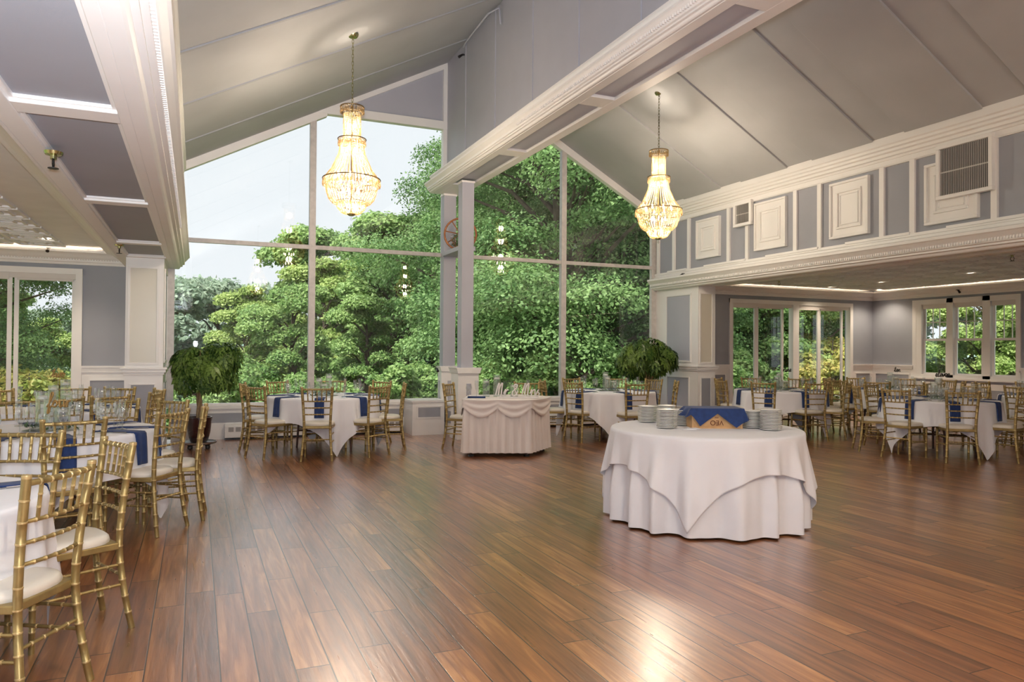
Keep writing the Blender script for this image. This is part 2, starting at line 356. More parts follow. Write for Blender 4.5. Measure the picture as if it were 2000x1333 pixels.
# little shelf joining both posts, with old wheel
MB().box(3.88,4.16,11.09,D-.17,3.03,3.10).build('trim_1','grey_light')['kind']='structure'
t=thing('wagon_wheel',(4.12,11.72,3.10),PI/2-.35,'rusty copper spoked wheel standing on the shelf between the two posts','wheel')
w=MB(); R0=.27
ring=[(0,R0*cos(a),R0+.02+R0*sin(a)) for a in [2*PI*i/28 for i in range(29)]]
w.tube(ring,.017,8,cap=False); w.build('rim','copper',t,smooth=50)
MB().tube([(-.05,0,R0+.02),(.05,0,R0+.02)],.045,12).build('hub','copper',t,smooth=50)
for i in range(8):
    a=2*PI*i/8+.2; MB().tube([(0,.03*cos(a),R0+.02+.03*sin(a)),(0,R0*cos(a),R0+.02+R0*sin(a))],.010,6).build('spoke','copper',t,smooth=50)
t=thing('dried_sprig',(3.95,11.45,3.10),0,'dried leafy sprig on the shelf below the rusty wheel','plant')
w=MB()
for i in range(16):
    a=random.uniform(0,2*PI); h=random.uniform(.08,.24); w.tube([(0,0,0),(.06*cos(a),.08*sin(a),h*.6),(.10*cos(a),.14*sin(a),h)],[.004,.003,.001],4)
w.build('stems','copper',t)
w=MB()
for i in range(90):
    a=random.uniform(0,2*PI); r=random.uniform(.02,.13); h=random.uniform(.05,.24); c=Vector((r*cos(a)*.7,r*sin(a),h)); u=Vector((random.uniform(-1,1),random.uniform(-1,1),random.uniform(-.5,1))).normalized()*.03; v=u.orthogonal().normalized()*.010
    w.add([c-u,c+v,c+u,c-v],[(0,1,2,3)])
w.build('leaves','green_sm',t)
# --- window wall of the hall : frames and glass
def poly_pane(mb,poly,y): mb.prism(poly,y,y+.006,'y')
SZ=.53; TZ=3.07
fr=MB()
fr.box(XL-.05,3.92,D-.03,D+.06,SZ-.03,SZ+.03); fr.box(4.12,XR,D-.03,D+.06,SZ-.03,SZ+.03)
wf=st(fr.build('window_1','white'))
wf['label']='gable-shaped wall of glass across the end of the hall'
m=MB(); m.box(1.665,1.765,D-.05,D+.05,SZ,5.30); m.build('mullion','mull',wf)
m=MB(); m.box(6.265,6.365,D-.05,D+.05,SZ,zR(6.32)-.02); m.build('mullion','mull',wf)
m=MB(); m.box(XL-.08,XL+.03,D-.02,D+.05,SZ,zL(XL)); m.build('jamb','mull',wf)
m=MB(); m.box(XR-.11,XR-.0,D-.03,D+.05,SZ,zR(XR)); m.build('jamb','mull',wf)
for (x0,x1) in ((XL,1.665),(1.765,3.92),(4.12,6.265),(6.365,XR-.1)):
    m=MB(); m.box(x0,x1,D-.035,D+.03,TZ-.033,TZ+.033)
    x=x0+.25
    while x<x1-.1: m.lathe([(0,0),(.011,0),(.011,.006),(0,.006)],8,(x,D-.036,TZ)); x+=.42
    m.build('transom_bar','mull',wf)
HZ=5.34
# sloped heads
m=MB(); hw=.135
m.add([(XL,D-.06,zL(XL)-hw),(1.93,D-.06,zL(1.93)-hw),(1.93,D+.05,zL(1.93)-hw),(XL,D+.05,zL(XL)-hw),(XL,D-.06,zL(XL)+.02),(1.93,D-.06,zL(1.93)+.02),(1.93,D+.05,zL(1.93)+.02),(XL,D+.05,zL(XL)+.02)],SB)
m.build('sloped_head','white',wf)
m=MB(); m.add([(1.93,D-.06,zL(1.93)-.09),(XD,D-.06,zL(XD)-.09),(XD,D+.05,zL(XD)-.09),(1.93,D+.05,zL(1.93)-.09),(1.93,D-.06,zL(1.93)+.02),(XD,D-.06,zL(XD)+.02),(XD,D+.05,zL(XD)+.02),(1.93,D+.05,zL(1.93)+.02)],SB)
m.box(1.80,XD,D-.07,D+.05,5.27,5.41); m.box(XD-.07,XD,D-.065,D+.05,SZ,zL(XD)-.05); m.build('gable_trim','white',wf)
m=MB(); m.add([(XA-.05,D-.06,zR(XA)-hw),(XR,D-.06,zR(XR)-hw),(XR,D+.05,zR(XR)-hw),(XA-.05,D+.05,zR(XA)-hw),(XA-.05,D-.06,zR(XA)+.02),(XR,D-.06,zR(XR)+.02),(XR,D+.05,zR(XR)+.02),(XA-.05,D+.05,zR(XA)+.02)],SB)
m.build('sloped_head','white',wf)
m=MB(); m.prism([(1.82,5.40),(XD,5.40),(XD,zL(XD)),(2.0,zL(2.0))],D-.02,D+.04,'y'); st(m.build('wall_gable','grey_light'))
for poly in ([(XL,SZ),(1.715,SZ),(1.715,TZ),(XL,TZ)],[(1.715,SZ),(3.95,SZ),(3.95,TZ),(1.715,TZ)],[(XL,TZ),(1.715,TZ),(1.715,zL(1.715)-.1),(XL,zL(XL)-.1)],[(1.715,TZ),(3.95,TZ),(3.95,5.3),(1.715,5.3)],
             [(4.10,SZ),(6.315,SZ),(6.315,TZ),(4.10,TZ)],[(6.315,SZ),(XR-.05,SZ),(XR-.05,TZ),(6.315,TZ)],[(4.10,TZ),(6.315,TZ),(6.315,zR(6.315)-.1),(4.10,zR(4.10)-.1)],[(6.315,TZ),(XR-.05,TZ),(XR-.05,zR(XR-.05)-.1),(6.315,zR(6.315)-.1)]):
    m=MB(); poly_pane(m,poly,D+.0); m.build('pane','pane',wf)
# low wall below the glass
def low_wall(x0,x1,name):
    w=MB().box(x0,x1,D,D+.2,0,SZ-.02); w.box(x0,x1,D-.055,D+.02,SZ-.055,SZ); w.box(x0,x1,D-.02,D+.01,.405,SZ-.05)
    w=st(w.build(name,'white')); MB().box(x0,x1,D-.012,D+.01,.262,.405).build('wall_panel','grey',w); return w
low_wall(XL,3.9,'wall_window_left'); low_wall(4.12,XR,'wall_window_right')
def heater(x0,x1,label):
    t=thing('baseboard_heater',((x0+x1)/2,D-.07,0),0,label,'heater','baseboard heaters'); L=(x1-x0)/2
    m=MB(); m.prism([(-.07,.035),(-.055,.03),(.069,.03),(.069,.235),(-.02,.235),(-.065,.215),(-.07,.20)],-L,L,'x'); m.build('cover','white',t)
    m=MB(); x=-L+.05
    while x<L-.08: m.box(x,x+.075,-.0745,-.06,.125,.195); x+=.105
    m.build('slots','grate',t); MB().box(-L,L,-.03,.06,0,.03).build('foot','black',t)
heater(.42,3.22,'long white baseboard heater under the left half of the glass wall'); heater(4.3,7.9,'long white baseboard heater under the right half of the glass wall')
# white box + spur wall at the posts
w=MB().box(3.27,3.82,11.60,D,0,.545); w.box(3.25,3.84,11.58,D,.545,.575); w=st(w.build('wall_radiator_box','white'),'white boxed-in radiator corner beside the window post')
MB().box(3.37,3.74,11.59,11.61,.30,.45).build('wall_panel','grey',w); MB().frame('y',3.34,3.77,.27,.48,11.588,11.60,.02).build('panel_moulding','white',w)
w=MB().box(3.86,4.08,11.16,D-.2,0,.50); w.box(3.82,4.12,11.16,D-.17,.50,.54); w=st(w.build('wall_spur','white'))
MB().box(3.852,3.87,11.3,D-.35,.2,.40).build('wall_panel','grey',w)
# --- side beams (left and right) with crowns, fascias
def side_beam(name,xw,sg,x_in,paneled):
    # xw: hall-side face, sg: direction toward the hall (+1 left beam, -1 right beam), x_in: inner face over the side room
    f=zL if sg>0 else zR
    lo,hi=min(xw,x_in),max(xw,x_in)
    b=MB(); b.box(lo,hi,YB,D,SOF+.05,2.95)
    a0,a1=sorted((xw-sg*.06,x_in+sg*.11))
    b.box(lo,a0,YB,D,SOF,SOF+.05); b.box(a1,hi,YB,D,SOF,SOF+.05)
    rec=[(-2.9,-1.2),(-1.05,1.50),(1.66,4.18),(4.36,6.75),(6.90,9.33),(9.45,10.72)]
    p=YB
    for r0,r1 in rec:
        if r0>p: b.box(a0,a1,p,r0,SOF,SOF+.05)
        p=r1
    b.box(a0,a1,p,D,SOF,SOF+.05)
    b=st(b.build(name,'white',bevel=.005))
    g=MB()
    for r0,r1 in rec: g.box(a0+.02,a1-.02,r0+.02,r1-.02,SOF+.035,SOF+.052)
    g.build('soffit_panel','grey',b)
    g=MB()
    for r0,r1 in rec: g.frame('z',a0,a1,r0,r1,SOF+.018,SOF+.045,.022)
    g.build('panel_moulding','white',b)
    g=MB().prism(crown_poly(xw-sg*.0,sg,SOF,SOF+.215,.215),YB,D-.02,'y')
    e=xw+sg*.215
    dentils(g,xw+sg*.13,xw+sg*.165,SOF+.085,SOF+.118,1.2,D-.05 if sg<0 else 8.5)
    g.prism(crown_poly(xw,sg,SOF+.215,SOF+.26,.06),YB,D-.02,'y')
    g.build('crown_moulding','white',b)
    return b
side_beam('beam_left',XL+.02,1,-.955,True)
side_beam('beam_right',XR,-1,8.79,True)
def fascia(name,xw,sg,f):
    w=MB(); lo,hi=sorted((xw,xw-sg*.14)); w.prism([(lo,2.85),(hi,2.85),(hi,f(hi)+.05),(lo,f(lo)+.05)],YB,D,'y'); w=st(w.build(name,'grey'))
    top=f(xw+sg*.1)
    g=MB(); g.box(xw-sg*.01,xw+sg*.03,YB,D,2.82,2.93); g.box(xw-sg*.01,xw+sg*.045,YB,D,2.905,2.945)
    g.box(xw-sg*.01,xw+sg*.03,YB,D,3.885,4.0); g.box(xw-sg*.01,xw+sg*.045,YB,D,3.895,3.925)
    tz=f(xw+sg*.16)
    pr=[(0,3.965),(.05,3.965),(.06,3.99),(.085,4.0),(.09,4.035),(.115,4.05),(.12,4.08),(.145,4.095),(.15,4.125),(.17,4.14),(.17,tz+.04),(0,tz+.08)]
    g.prism([(xw+sg*a,c) for a,c in pr],YB,D,'y'); g.build('frieze_trim','white',w)
    g=MB()
    for y in (12.03,11.52,11.06,9.96,9.50,8.44,7.97,6.91,6.46,5.42,4.97,3.9,3.4,2.35,1.9,.8):
        g.box(xw-sg*.01,xw+sg*.035,y-.036,y+.036,2.93,3.9)
    g.build('stile','white',w)
    return w
wr=fascia('wall_right_upper',XR,-1,zR); wl=fascia('wall_left_upper',XL,1,zL)
# short ledge breaks on the right frieze
g=MB()
for (y0,y1) in ((11.05,12.1),(9.46,11.0),(7.93,9.46),(6.43,7.9),(4.95,6.4)): g.box(XR-.06,XR,y0+.05,y1-.42,2.93,2.965)
g.build('ledge_trim','white',wr)
for i,(y0,y1,z0,z1) in enumerate(((10.18,10.82,3.09,3.80),(8.62,9.31,3.06,3.84),(7.11,7.77,3.04,3.84),(5.60,6.28,3.01,3.77))):
    m=MB(); m.box(XR-.03,XR+.01,y0,y1,z0,z1); m.frame('x',y0,y1,z0,z1,XR-.055,XR-.025,.035); m.frame('x',y0+.12,y1-.12,z0+.13,z1-.13,XR-.05,XR-.025,.03); m.frame('x',y0+.17,y1-.17,z0+.18,z1-.18,XR-.04,XR-.025,.02)
    o=st(m.build('trim_%d'%(i+2),'white',bevel=.006))
def vent(y0,y1,z0,z1,label,w=.05):
    cy,cz=(y0+y1)/2,(z0+z1)/2
    t=thing('air_vent',(XR-.065,cy,cz),0,label,'vent','wall air vents'); hy,hz=(y1-y0)/2,(z1-z0)/2
    MB().frame('x',-hy,hy,-hz,hz,-.035,.03,w).build('frame','white',t,bevel=.005)
    MB().box(.0,.02,-hy+w,hy-w,-hz+w,hz-w).build('duct','vent_dark',t)
    n=int((2*hy-2*w)/.022); m=MB()
    for i in range(n):
        y=-hy+w+.011+i*.022; m.add([(-.018,y-.006,-hz+w),(-.006,y+.004,-hz+w),(-.002,y+.004,-hz+w),(-.014,y-.006,-hz+w),(-.018,y-.006,hz-w),(-.006,y+.004,hz-w),(-.002,y+.004,hz-w),(-.014,y-.006,hz-w)],SB)
    m.box(-.004,0,-hy+w,hy-w,-.008,.008); m.build('grille','vent',t)
vent(9.33,9.76,3.51,3.92,'small square air vent high on the right wall'); vent(5.40,6.09,3.29,3.95,'large air vent high on the right wall overlapping a raised square panel',.045)
# --- side columns at the window wall
def side_column(name,x0,x1,face_x,sg):
    c=MB().box(x0,x1,10.80,D,0,SOF+.02); c=st(c.build(name,'white'))
    g=MB()
    # front (toward camera) niche
    cx0,cx1=x0+.055,x1-.085
    g.frame('y',cx0-.03,cx1+.03,1.19,2.50,10.785,10.802,.03); g.frame('y',cx0,cx1,.36,.94,10.788,10.802,.02)
    # side face frames
    fx=face_x
    g2=(fx-.002,fx+.016) if sg>0 else (fx-.016,fx+.002)
    g.frame('x',11.0,11.79,1.21,2.50,g2[0],g2[1],.035); g.frame('x',11.05,11.75,.36,.94,g2[0],g2[1],.02)
    for (z0,z1,d) in ((1.055,1.085,.018),(1.085,1.125,.035),(1.125,1.15,.05)): g.box(x0-d,x1+d,10.80-d,D,z0,z1)
    g.box(x0-.015,x1+.015,10.785,D,0,.15)
    g.build('moulding','white',c,bevel=.003)
    MB().box(cx0,cx1,10.797,10.81,1.22,2.47).build('niche_panel','niche',c)
    MB().box(cx0+.02,cx1-.02,10.796,10.81,.38,.92).build('lower_panel','grey',c)
    p=(fx-.004,fx+.004)
    m=MB().box(p[0],p[1],11.035,11.755,1.245,2.465); m.box(p[0],p[1],11.07,11.73,.38,.92); m.build('side_panel','grey_light' ,c)
    return c
side_column('column_left',-.86,-.405,-.405,1); side_column('column_right',XR,8.785,XR,-1)
def strip_light(x,y,z,label):
    t=thing('niche_spotlight',(x,y,z),0,label,'light','niche spotlights'); MB().lathe([(.0,0),(.028,0),(.034,-.012),(.034,-.03)],16).build('housing','white',t,smooth=40)
    MB().lathe([(0,-.026),(.027,-.026)],16).build('lens','down',t); return t
# --- side room window walls
def wall_seg(name,segs,y0,y1,material='grey',extra=None):
    m=MB()
    for s_ in segs: m.box(s_[0],s_[1],y0,y1,s_[2],s_[3])
    return st(m.build(name,material))
WT=2.66
wlw=wall_seg('wall_left_back',[(-1.52,-.86,0,WT+.35),(-3.55,-1.52,2.54,WT+.35),(-3.55,-1.52,0,.04),(XLL,-3.55,0,WT+.35)],D,D+.2)
wrw=wall_seg('wall_right_back',[(8.785,10.24,0,WT+.35),(10.24,13.77,2.52,WT+.35),(13.77,XRR,0,WT+.35),(10.24,13.77,0,.04)],D,D+.2)
WY0,WY1,WZ0,WZ1=8.84,11.08,.90,2.56
wrr=st(MB().box(XRR,XRR+.2,YB,WY0,0,WT+.35).box(XRR,XRR+.2,WY1,D+.2,0,WT+.35).box(XRR,XRR+.2,WY0,WY1,0,WZ0).box(XRR,XRR+.2,WY0,WY1,WZ1,WT+.35).build('wall_right_side','grey'))
def wains(parent,axis,c,segs,sg=1):
    """white wainscot: below z 1.15. axis 'y': wall plane y=c, runs along x; 'x': plane x=c, runs along y."""
    m=MB(); q=MB()
    def bx(mb,a0,a1,d,z0,z1):
        if axis=='y': mb.box(a0,a1,c-d,c+.002,z0,z1)
        else: mb.box(c-d,c+.002,a0,a1,z0,z1)
    for a0,a1 in segs:
        bx(m,a0,a1,.012,0,1.06); bx(m,a0,a1,.03,1.05,1.09); bx(m,a0,a1,.05,1.12,1.145); bx(m,a0,a1,.035,1.085,1.125); bx(m,a0,a1,.028,0,.14)
        n=max(1,round((a1-a0)/.75)); w=(a1-a0)/n
        for i in range(n):
            p0,p1=a0+i*w+.11,a0+(i+1)*w-.11
            if p1-p0<.1: continue
            bx(q,p0,p1,.016,.30,.93)
            for r in ((p0-.02,p1+.02,.93,.95),(p0-.02,p1+.02,.28,.30),(p0-.02,p0,.30,.93),(p1,p1+.02,.30,.93)): bx(m,r[0],r[1],.028,r[2],r[3])
    m.build('wainscot','white',parent); q.build('wainscot_panel','grey',parent)
wains(wlw,'y',D,[(-1.52,-.86),(-6.4,-3.55)]); wains(wrw,'y',D,[(8.785,10.24),(13.77,XRR)])
wains(wrr,'x',XRR,[(YB+.1,WY0),(WY1,D)])
m=MB(); m.box(XRR-.012,XRR,WY0,WY1,0,WZ0-.1); m.build('wainscot','white',wrr); m=MB()
for i in range(3): m.box(XRR-.018,XRR,WY0+.12+i*.73,WY0+.68+i*.73,.25,.68)
m.build('wainscot_panel','grey',wrr)
# sliding doors
def slider(n,x0,x1,z1,panes,label):
    """casing between x0..x1; panes list of (xa,xb) glass spans"""
    w=MB(); cw=.085
    w.box(x0,x0+cw,D-.035,D+.1,0,z1); w.box(x1-cw,x1,D-.035,D+.1,0,z1); w.box(x0,x1,D-.036,D+.1,z1-cw,z1); w.box(x0,x1,D-.01,D+.1,0,.06)
    w=st(w.build('door_%d'%n,'white'),label)
    hd=MB().box(x0+cw,x1-cw,D+.0,D+.05,z1-cw-.07,z1-cw).build('head_rail','shade',w)
    for k,(a,c) in enumerate(panes):
        y=D+.02+.035*(k%2); f=MB(); zt=z1-cw-.085; f.frame('y',a-.055,c+.055,.06,zt+.05,y,y+.035,.055); s_=f.build('sash','white',w)
        MB().box(a,c,y+.012,y+.018,.11,zt).build('pane','pane',s_)
        MB().box(a-.02,c+.02,y-.03,y-.005,z1-cw-.10,z1-cw-.005).build('blind','shade',w)
    return w
slider(1,-3.55,-1.52,2.55,[(-3.40,-2.44),(-2.31,-1.66)],'white sliding glass door of the left side room')
slider(2,10.24,12.06,2.53,[(10.33,10.94),(11.08,11.73)],'left white sliding glass door of the right side room')
slider(3,12.06,13.77,2.53,[(12.17,12.74),(12.87,13.49)],'right white sliding glass door of the right side room')
# triple sash windows
w=MB(); cw=.10
w.frame('x',WY0-.02,WY1+.02,WZ0-.03,WZ1,XRR-.03,XRR+.1,.09); w.box(XRR-.07,XRR+.05,WY0-.06,WY1+.06,WZ0-.045,WZ0-.01)
spans=[(10.37,10.83),(9.61,10.11),(8.87,9.34)]
for (a,c) in ((10.17,10.31),(9.40,9.55)): w.box(XRR-.03,XRR+.1,a,c,WZ0,WZ1)
w.box(XRR-.027,XRR+.09,10.885,11.02,WZ0+.03,WZ1-.03); w.box(XRR-.018,XRR+.08,WY0+.03,WY1-.03,2.455,WZ1-.04)
w=st(w.build('window_2','white'),'bank of three white sash windows on the far right wall')
for (a,c) in spans:
    s_=MB().frame('x',a-.05,c+.05,WZ0+.05,1.72,XRR+.02,XRR+.05,.045).build('lower_sash','white',w); MB().box(XRR+.03,XRR+.036,a,c,WZ0+.09,1.68).build('pane','pane',s_)
    u=MB().frame('x',a-.05,c+.05,1.67,2.47,XRR+.05,XRR+.08,.045); q=c-a
    for k in (1,2): u.box(XRR+.055,XRR+.07,a+q*k/3-.008,a+q*k/3+.008,1.70,2.44)
    u.box(XRR+.055,XRR+.07,a,c,2.06,2.076)
    u=u.build('upper_sash','white',w); MB().box(XRR+.063,XRR+.069,a,c,1.71,2.43).build('pane','pane',u)
    MB().box(XRR-.0,XRR+.04,a-.04,c+.04,2.36,2.46).build('blind','shade',w)
# side room ceilings, cornices and cove lights
def side_ceiling(name,x0,x1,cor):
    c=MB().box(x0,x1,YB,D+.1,2.84,2.98); c=st(c.build(name,'tin'))
    m=MB(); T=.62; ix=x0+.5
    while ix<x1-.5-T+.3:
        iy=YB+1.2
        while iy<D-.75:
            for k,(ins,wd) in enumerate(((.03,.035),(.13,.03),(.22,.025))):
                m.frame('z',ix+ins,min(ix+T-ins,x1-.2),iy+ins,iy+T-ins,2.818,2.841,wd)
            iy+=T
        ix+=T
    m.build('ceiling_tile_mouldings','tin',c)
    return c
side_ceiling('ceiling_left_room',XLL,-.955,None); side_ceiling('ceiling_right_room',8.79,XRR+.1,None)
cp=[(0,0),(.02,0),(.03,.03),(.05,.04),(.055,.065),(.12,.10),(.16,.13),(.20,.15),(.24,.155),(.24,.185),(.22,.185),(.22,.165),(0,.165)]
def cornice_y(name,x0,x1):    # along the back wall, projecting to -y
    c=MB().prism([(D-a,WT-.05+z) for a,z in cp],x0,x1,'x')
    x=x0
    while x<x1: c.box(x,x+.017,D-.075,D-.05,WT+.01,WT+.03); x+=.034
    st(c.build(name,'white'))
    t=tag(MB().box(x0+.3,x1-.3,D-.20,D-.17,WT+.117,WT+.127).build('cove_light_strip','led'),'warm light strip in the cove of the '+('left' if x0<0 else 'right')+' side room by the glass doors','light','cove light strips')
cornice_y('trim_6',XLL,-.96); cornice_y('trim_7',8.79,XRR)
c=MB().prism([(XRR-a,WT-.05+z) for a,z in cp],YB,D,'y'); st(c.build('trim_8','white'))
tag(MB().box(XRR-.20,XRR-.17,YB+.3,D-.3,WT+.117,WT+.127).build('cove_light_strip','led'),'warm light strip in the cove above the three sash windows','light','cove light strips')
for nm,xx,s2 in (('trim_9',-.955,-1),('trim_10',8.79,1)):
    c=MB().prism([(xx+s2*a,WT-.05+z) for a,z in cp],YB,D,'y'); st(c.build(nm,'white'))
tag(MB().box(8.97,9.0,YB+.3,D-.3,WT+.117,WT+.127).build('cove_light_strip','led'),'warm light strip in the cove along the right beam','light','cove light strips')
def pt(loc,power,r,col,nm='lamp'):
    l=bpy.data.lights.new(nm,'POINT'); l.energy=power; l.shadow_soft_size=r; l.color=col; o=bpy.data.objects.new(nm,l); C.objects.link(o); o.location=loc; return o
def mk_down():
    t=thing('recessed_light',(0,0,0),0,'','ceiling light'); MB().lathe([(.05,-.004),(.085,-.006),(.09,0)],20).build('trim_ring','white',t,smooth=40)
    MB().lathe([(0,-.003),(.052,-.003)],20).build('lens','down',t); return t
KD=Kind(mk_down)
for (x,y,l) in ((12.53,11.62,'recessed ceiling light nearest the sliding doors of the right room'),(12.47,10.35,'recessed ceiling light over the middle of the right side room'),(14.0,11.6,'recessed ceiling light nearest the far corner of the right room'),(12.4,8.45,'recessed ceiling light above the table marked eleven'),(-1.80,11.1,'recessed ceiling light above the door of the left side room')):
    KD((x,y,2.84),0,l,'recessed ceiling lights')
    s=bpy.data.lights.new('lamp','SPOT'); s.energy=55; s.spot_size=rad(125); s.spot_blend=.8; s.shadow_soft_size=.06; s.color=(1,.84,.64); so=bpy.data.objects.new('lamp',s); C.objects.link(so); so.location=(x,y,2.82)
# ceiling register
t=thing('ceiling_vent',(14.25,10.85,2.84),0,'dark slotted register in the ceiling before the sash windows','vent')
MB().frame('z',-.12,.12,-.38,.38,-.012,0,.02).build('frame','grate',t); MB().box(-.1,.1,-.36,.36,-.004,-.001).build('duct','vent_dark',t)
m=MB()
for i in range(8): m.box(-.1+.026*i,-.094+.026*i,-.36,.36,-.010,-.003)
m.build('slats','grate',t)
# sprinklers
def mk_spr():
    t=thing('sprinkler_head',(0,0,0),0,'','sprinkler'); MB().lathe([(0,0),(.035,0),(.03,-.012),(.012,-.014),(.012,-.03),(0,-.03)],14).build('escutcheon','brass',t,smooth=40)
    MB().tube([(0,.012,-.03),(0,.018,-.05),(0,.004,-.066)],.003,5).tube([(0,-.012,-.03),(0,-.018,-.05),(0,-.004,-.066)],.003,5).build('frame','black',t)
    MB().lathe([(0,-.066),(.02,-.066),(.02,-.069),(0,-.069)],12).build('deflector','black',t); return t
KS=Kind(mk_spr)
for (x,y,z,l) in ((-.81,5.16,SOF+.0,'dark sprinkler head on the left beam soffit, the closer of two'),(-.83,9.53,SOF,'dark sprinkler head on the left beam soffit, the farther of two'),(10.59,11.09,2.84,'sprinkler head in the right side room nearest the column'),(10.67,6.65,2.84,'sprinkler head in the right side room closest to the hall, above the eleven table')):
    KS((x,y,z),0,l,'sprinkler heads',1.5)
def mk_spk():
    t=thing('wall_spotlight',(0,0,0),0,'','spotlight'); MB().lathe([(0,0),(.03,0),(.03,.01),(0,.01)],12).build('base','black',t); MB().tube([(0,0,.0),(0,-.03,-.02)],.006,6).tube([(0,-.02,.0),(0,-.075,-.045)],[.016,.024],10).build('head','black',t); return t
KW=Kind(mk_spk)
KW((XR-.07,11.15,2.86),-PI/2,'tiny dark fitting on the white frieze near the glass wall','wall fittings'); KW((-1.92,D-.2,2.80),0,'small dark fitting on the cove above the left sliding door','wall fittings'); KW((XRR-.2,9.95,2.70),PI/2,'small dark fitting above the middle sash window','wall fittings'); KW((3.78,D-.22,1.09),0,'small dark hook on the pedestal of the window post','wall fittings'); KW((XD-.03,11.2,6.25),-PI/2,'red-tipped fitting high on the dividing wall','wall fittings')
# conduit pipe at the ridge
t=tag(MB().tube([(XD-.06,11.1,zL(XD-.09)-.06),(XD-.09,10.9,zL(XD-.12)-.05),(XD-.16,9.75,zL(XD-.2)-.05),(XD-.05,9.6,zL(XD-.1)-.06),(XD-.03,9.6,6.1)],.014,8).build('conduit_pipe','grey_light',smooth=60),'thin painted conduit running along the top of the dividing wall','pipe')
# ------------------------------------------------------------------ chandeliers
def mk_chandelier():
    t=thing('crystal_chandelier',(0,0,0),0,'','chandelier')   # origin at the very bottom, top of body at 1.33
    def strands(prof,n,rb=.0105,nm='strands'):
        """prof: polyline of (r,z); beads along it, n strands round"""
        pts=[]; 
        L=[math.dist(prof[i],prof[i+1]) for i in range(len(prof)-1)]; tot=sum(L); k=int(tot/(rb*1.9))
        for i in range(k):
            s=tot*(i+.5)/k; j=0
            while s>L[j] and j<len(L)-1: s-=L[j]; j+=1
            f=s/L[j]; pts.append((prof[j][0]*(1-f)+prof[j+1][0]*f,prof[j][1]*(1-f)+prof[j+1][1]*f))
        P=np.array(pts); a=np.arange(n)*2*PI/n
        cx=np.concatenate([P[:,0]*cos(t_) for t_ in a]); cy=np.concatenate([P[:,0]*sin(t_) for t_ in a]); cz=np.tile(P[:,1],n)
        cen=np.stack([cx,cy,cz],1)
        rr=rb*RNG.uniform(.85,1.15,len(cen))
        base=np.array([(1,0,0),(0,1,0),(-1,0,0),(0,-1,0),(0,0,1.0),(0,0,-1.0)]); F=np.array([(0,1,4),(1,2,4),(2,3,4),(3,0,4),(1,0,5),(2,1,5),(3,2,5),(0,3,5)])
        ang=RNG.uniform(0,PI,len(cen)); ca,sa=np.cos(ang),np.sin(ang)
        Rb=np.stack([base[None,:,0]*ca[:,None]-base[None,:,1]*sa[:,None],base[None,:,0]*sa[:,None]+base[None,:,1]*ca[:,None],np.broadcast_to(base[None,:,2],(len(cen),6))],2)
        V=(cen[:,None,:]+Rb*rr[:,None,None]).reshape(-1,3); FF=(F[None]+6*np.arange(len(cen))[:,None,None]).reshape(-1,3)
        npmesh(nm,V,FF,'crystal',t)
    def ring(r,z,nm='ring',rr=.007):
        MB().tube([(r*cos(a),r*sin(a),z) for a in [2*PI*i/40 for i in range(41)]],rr,6,cap=False).build(nm,'bronze',t,smooth=60)
    def prisms(r,z,L,n,nm):
        m=MB()
        for i in range(n):
            a=2*PI*i/n; c=(r*cos(a),r*sin(a)); w=.011; u=(-sin(a)*w,cos(a)*w); v=(cos(a)*.006,sin(a)*.006)
            m.add([(c[0],c[1],z),(c[0]+u[0],c[1]+u[1],z-L*.75),(c[0]+v[0],c[1]+v[1],z-L*.7),(c[0]-u[0],c[1]-u[1],z-L*.75),(c[0]-v[0],c[1]-v[1],z-L*.7),(c[0],c[1],z-L)],[(0,1,2),(0,2,3),(0,3,4),(0,4,1),(5,2,1),(5,3,2),(5,4,3),(5,1,4)])
        m.build(nm,'crystal',t)
    # levels (measured): bottom 0 ; lower basket .09-.24 ; bowl .24-.48 ; main ring .50 ; cone .50-1.0 ; ring .98 ; tube 1.0-1.33 ; top ring 1.36
    strands([(.06,.075),(.12,.095),(.165,.15),(.175,.22)],26,nm='lower_basket')
    strands([(.165,.19),(.22,.205),(.27,.26),(.300,.35),(.310,.45)],44,nm='bowl_basket')
    strands([(.335,.50),(.30,.455),(.335,.41)],60,.009,nm='main_fringe')
    strands([(.330,.50),(.24,.62),(.16,.80),(.125,.97)],40,nm='cone_strands')
    strands([(.16,.985),(.145,.945),(.165,.905)],34,.009,nm='collar_fringe')
    strands([(.100,.98),(.100,1.30)],30,nm='tube_strands')
    strands([(.140,1.385),(.135,1.33),(.12,1.31)],34,.010,nm='crown_fringe')
    prisms(.345,.49,.085,56,'main_prisms'); prisms(.165,.975,.07,30,'collar_prisms'); prisms(.142,1.37,.07,30,'crown_prisms'); prisms(.175,.215,.06,24,'lower_prisms')
    ring(.345,.50,'main_ring'); ring(.168,.99,'collar_ring'); ring(.142,1.385,'crown_ring'); ring(.18,.225,'lower_ring',.005); 
    MB().tube([(0,0,.07),(0,0,1.40)],.012,8).build('stem','bronze',t,smooth=50)
    m=MB().lathe([(0,.05),(.03,.055),(.06,.08),(.06,.088),(0,.09)],20); m.build('base_cup','brass',t,smooth=40)
    MB().tube([(0,0,.05),(0,0,.035)],.003,5).lathe([(0,-.004),(.013,.006),(.018,.016),(.013,.028),(0,.038)],10).build('finial_ball','vaseglass',t,smooth=60)
    m=MB()
    for (r,z,n) in ((.20,.52,8),(.10,.36,5),(.07,.88,4),(.05,1.16,3),(.06,.17,4)):
        for i in range(n):
            a=2*PI*i/n+z; MB().lathe([(0,-.03),(.010,-.02),(.013,0),(.008,.02),(0,.038)],8,(r*cos(a),r*sin(a),z)).build('bulb','bulb',t,smooth=60)
    return t
KC=Kind(mk_chandelier)
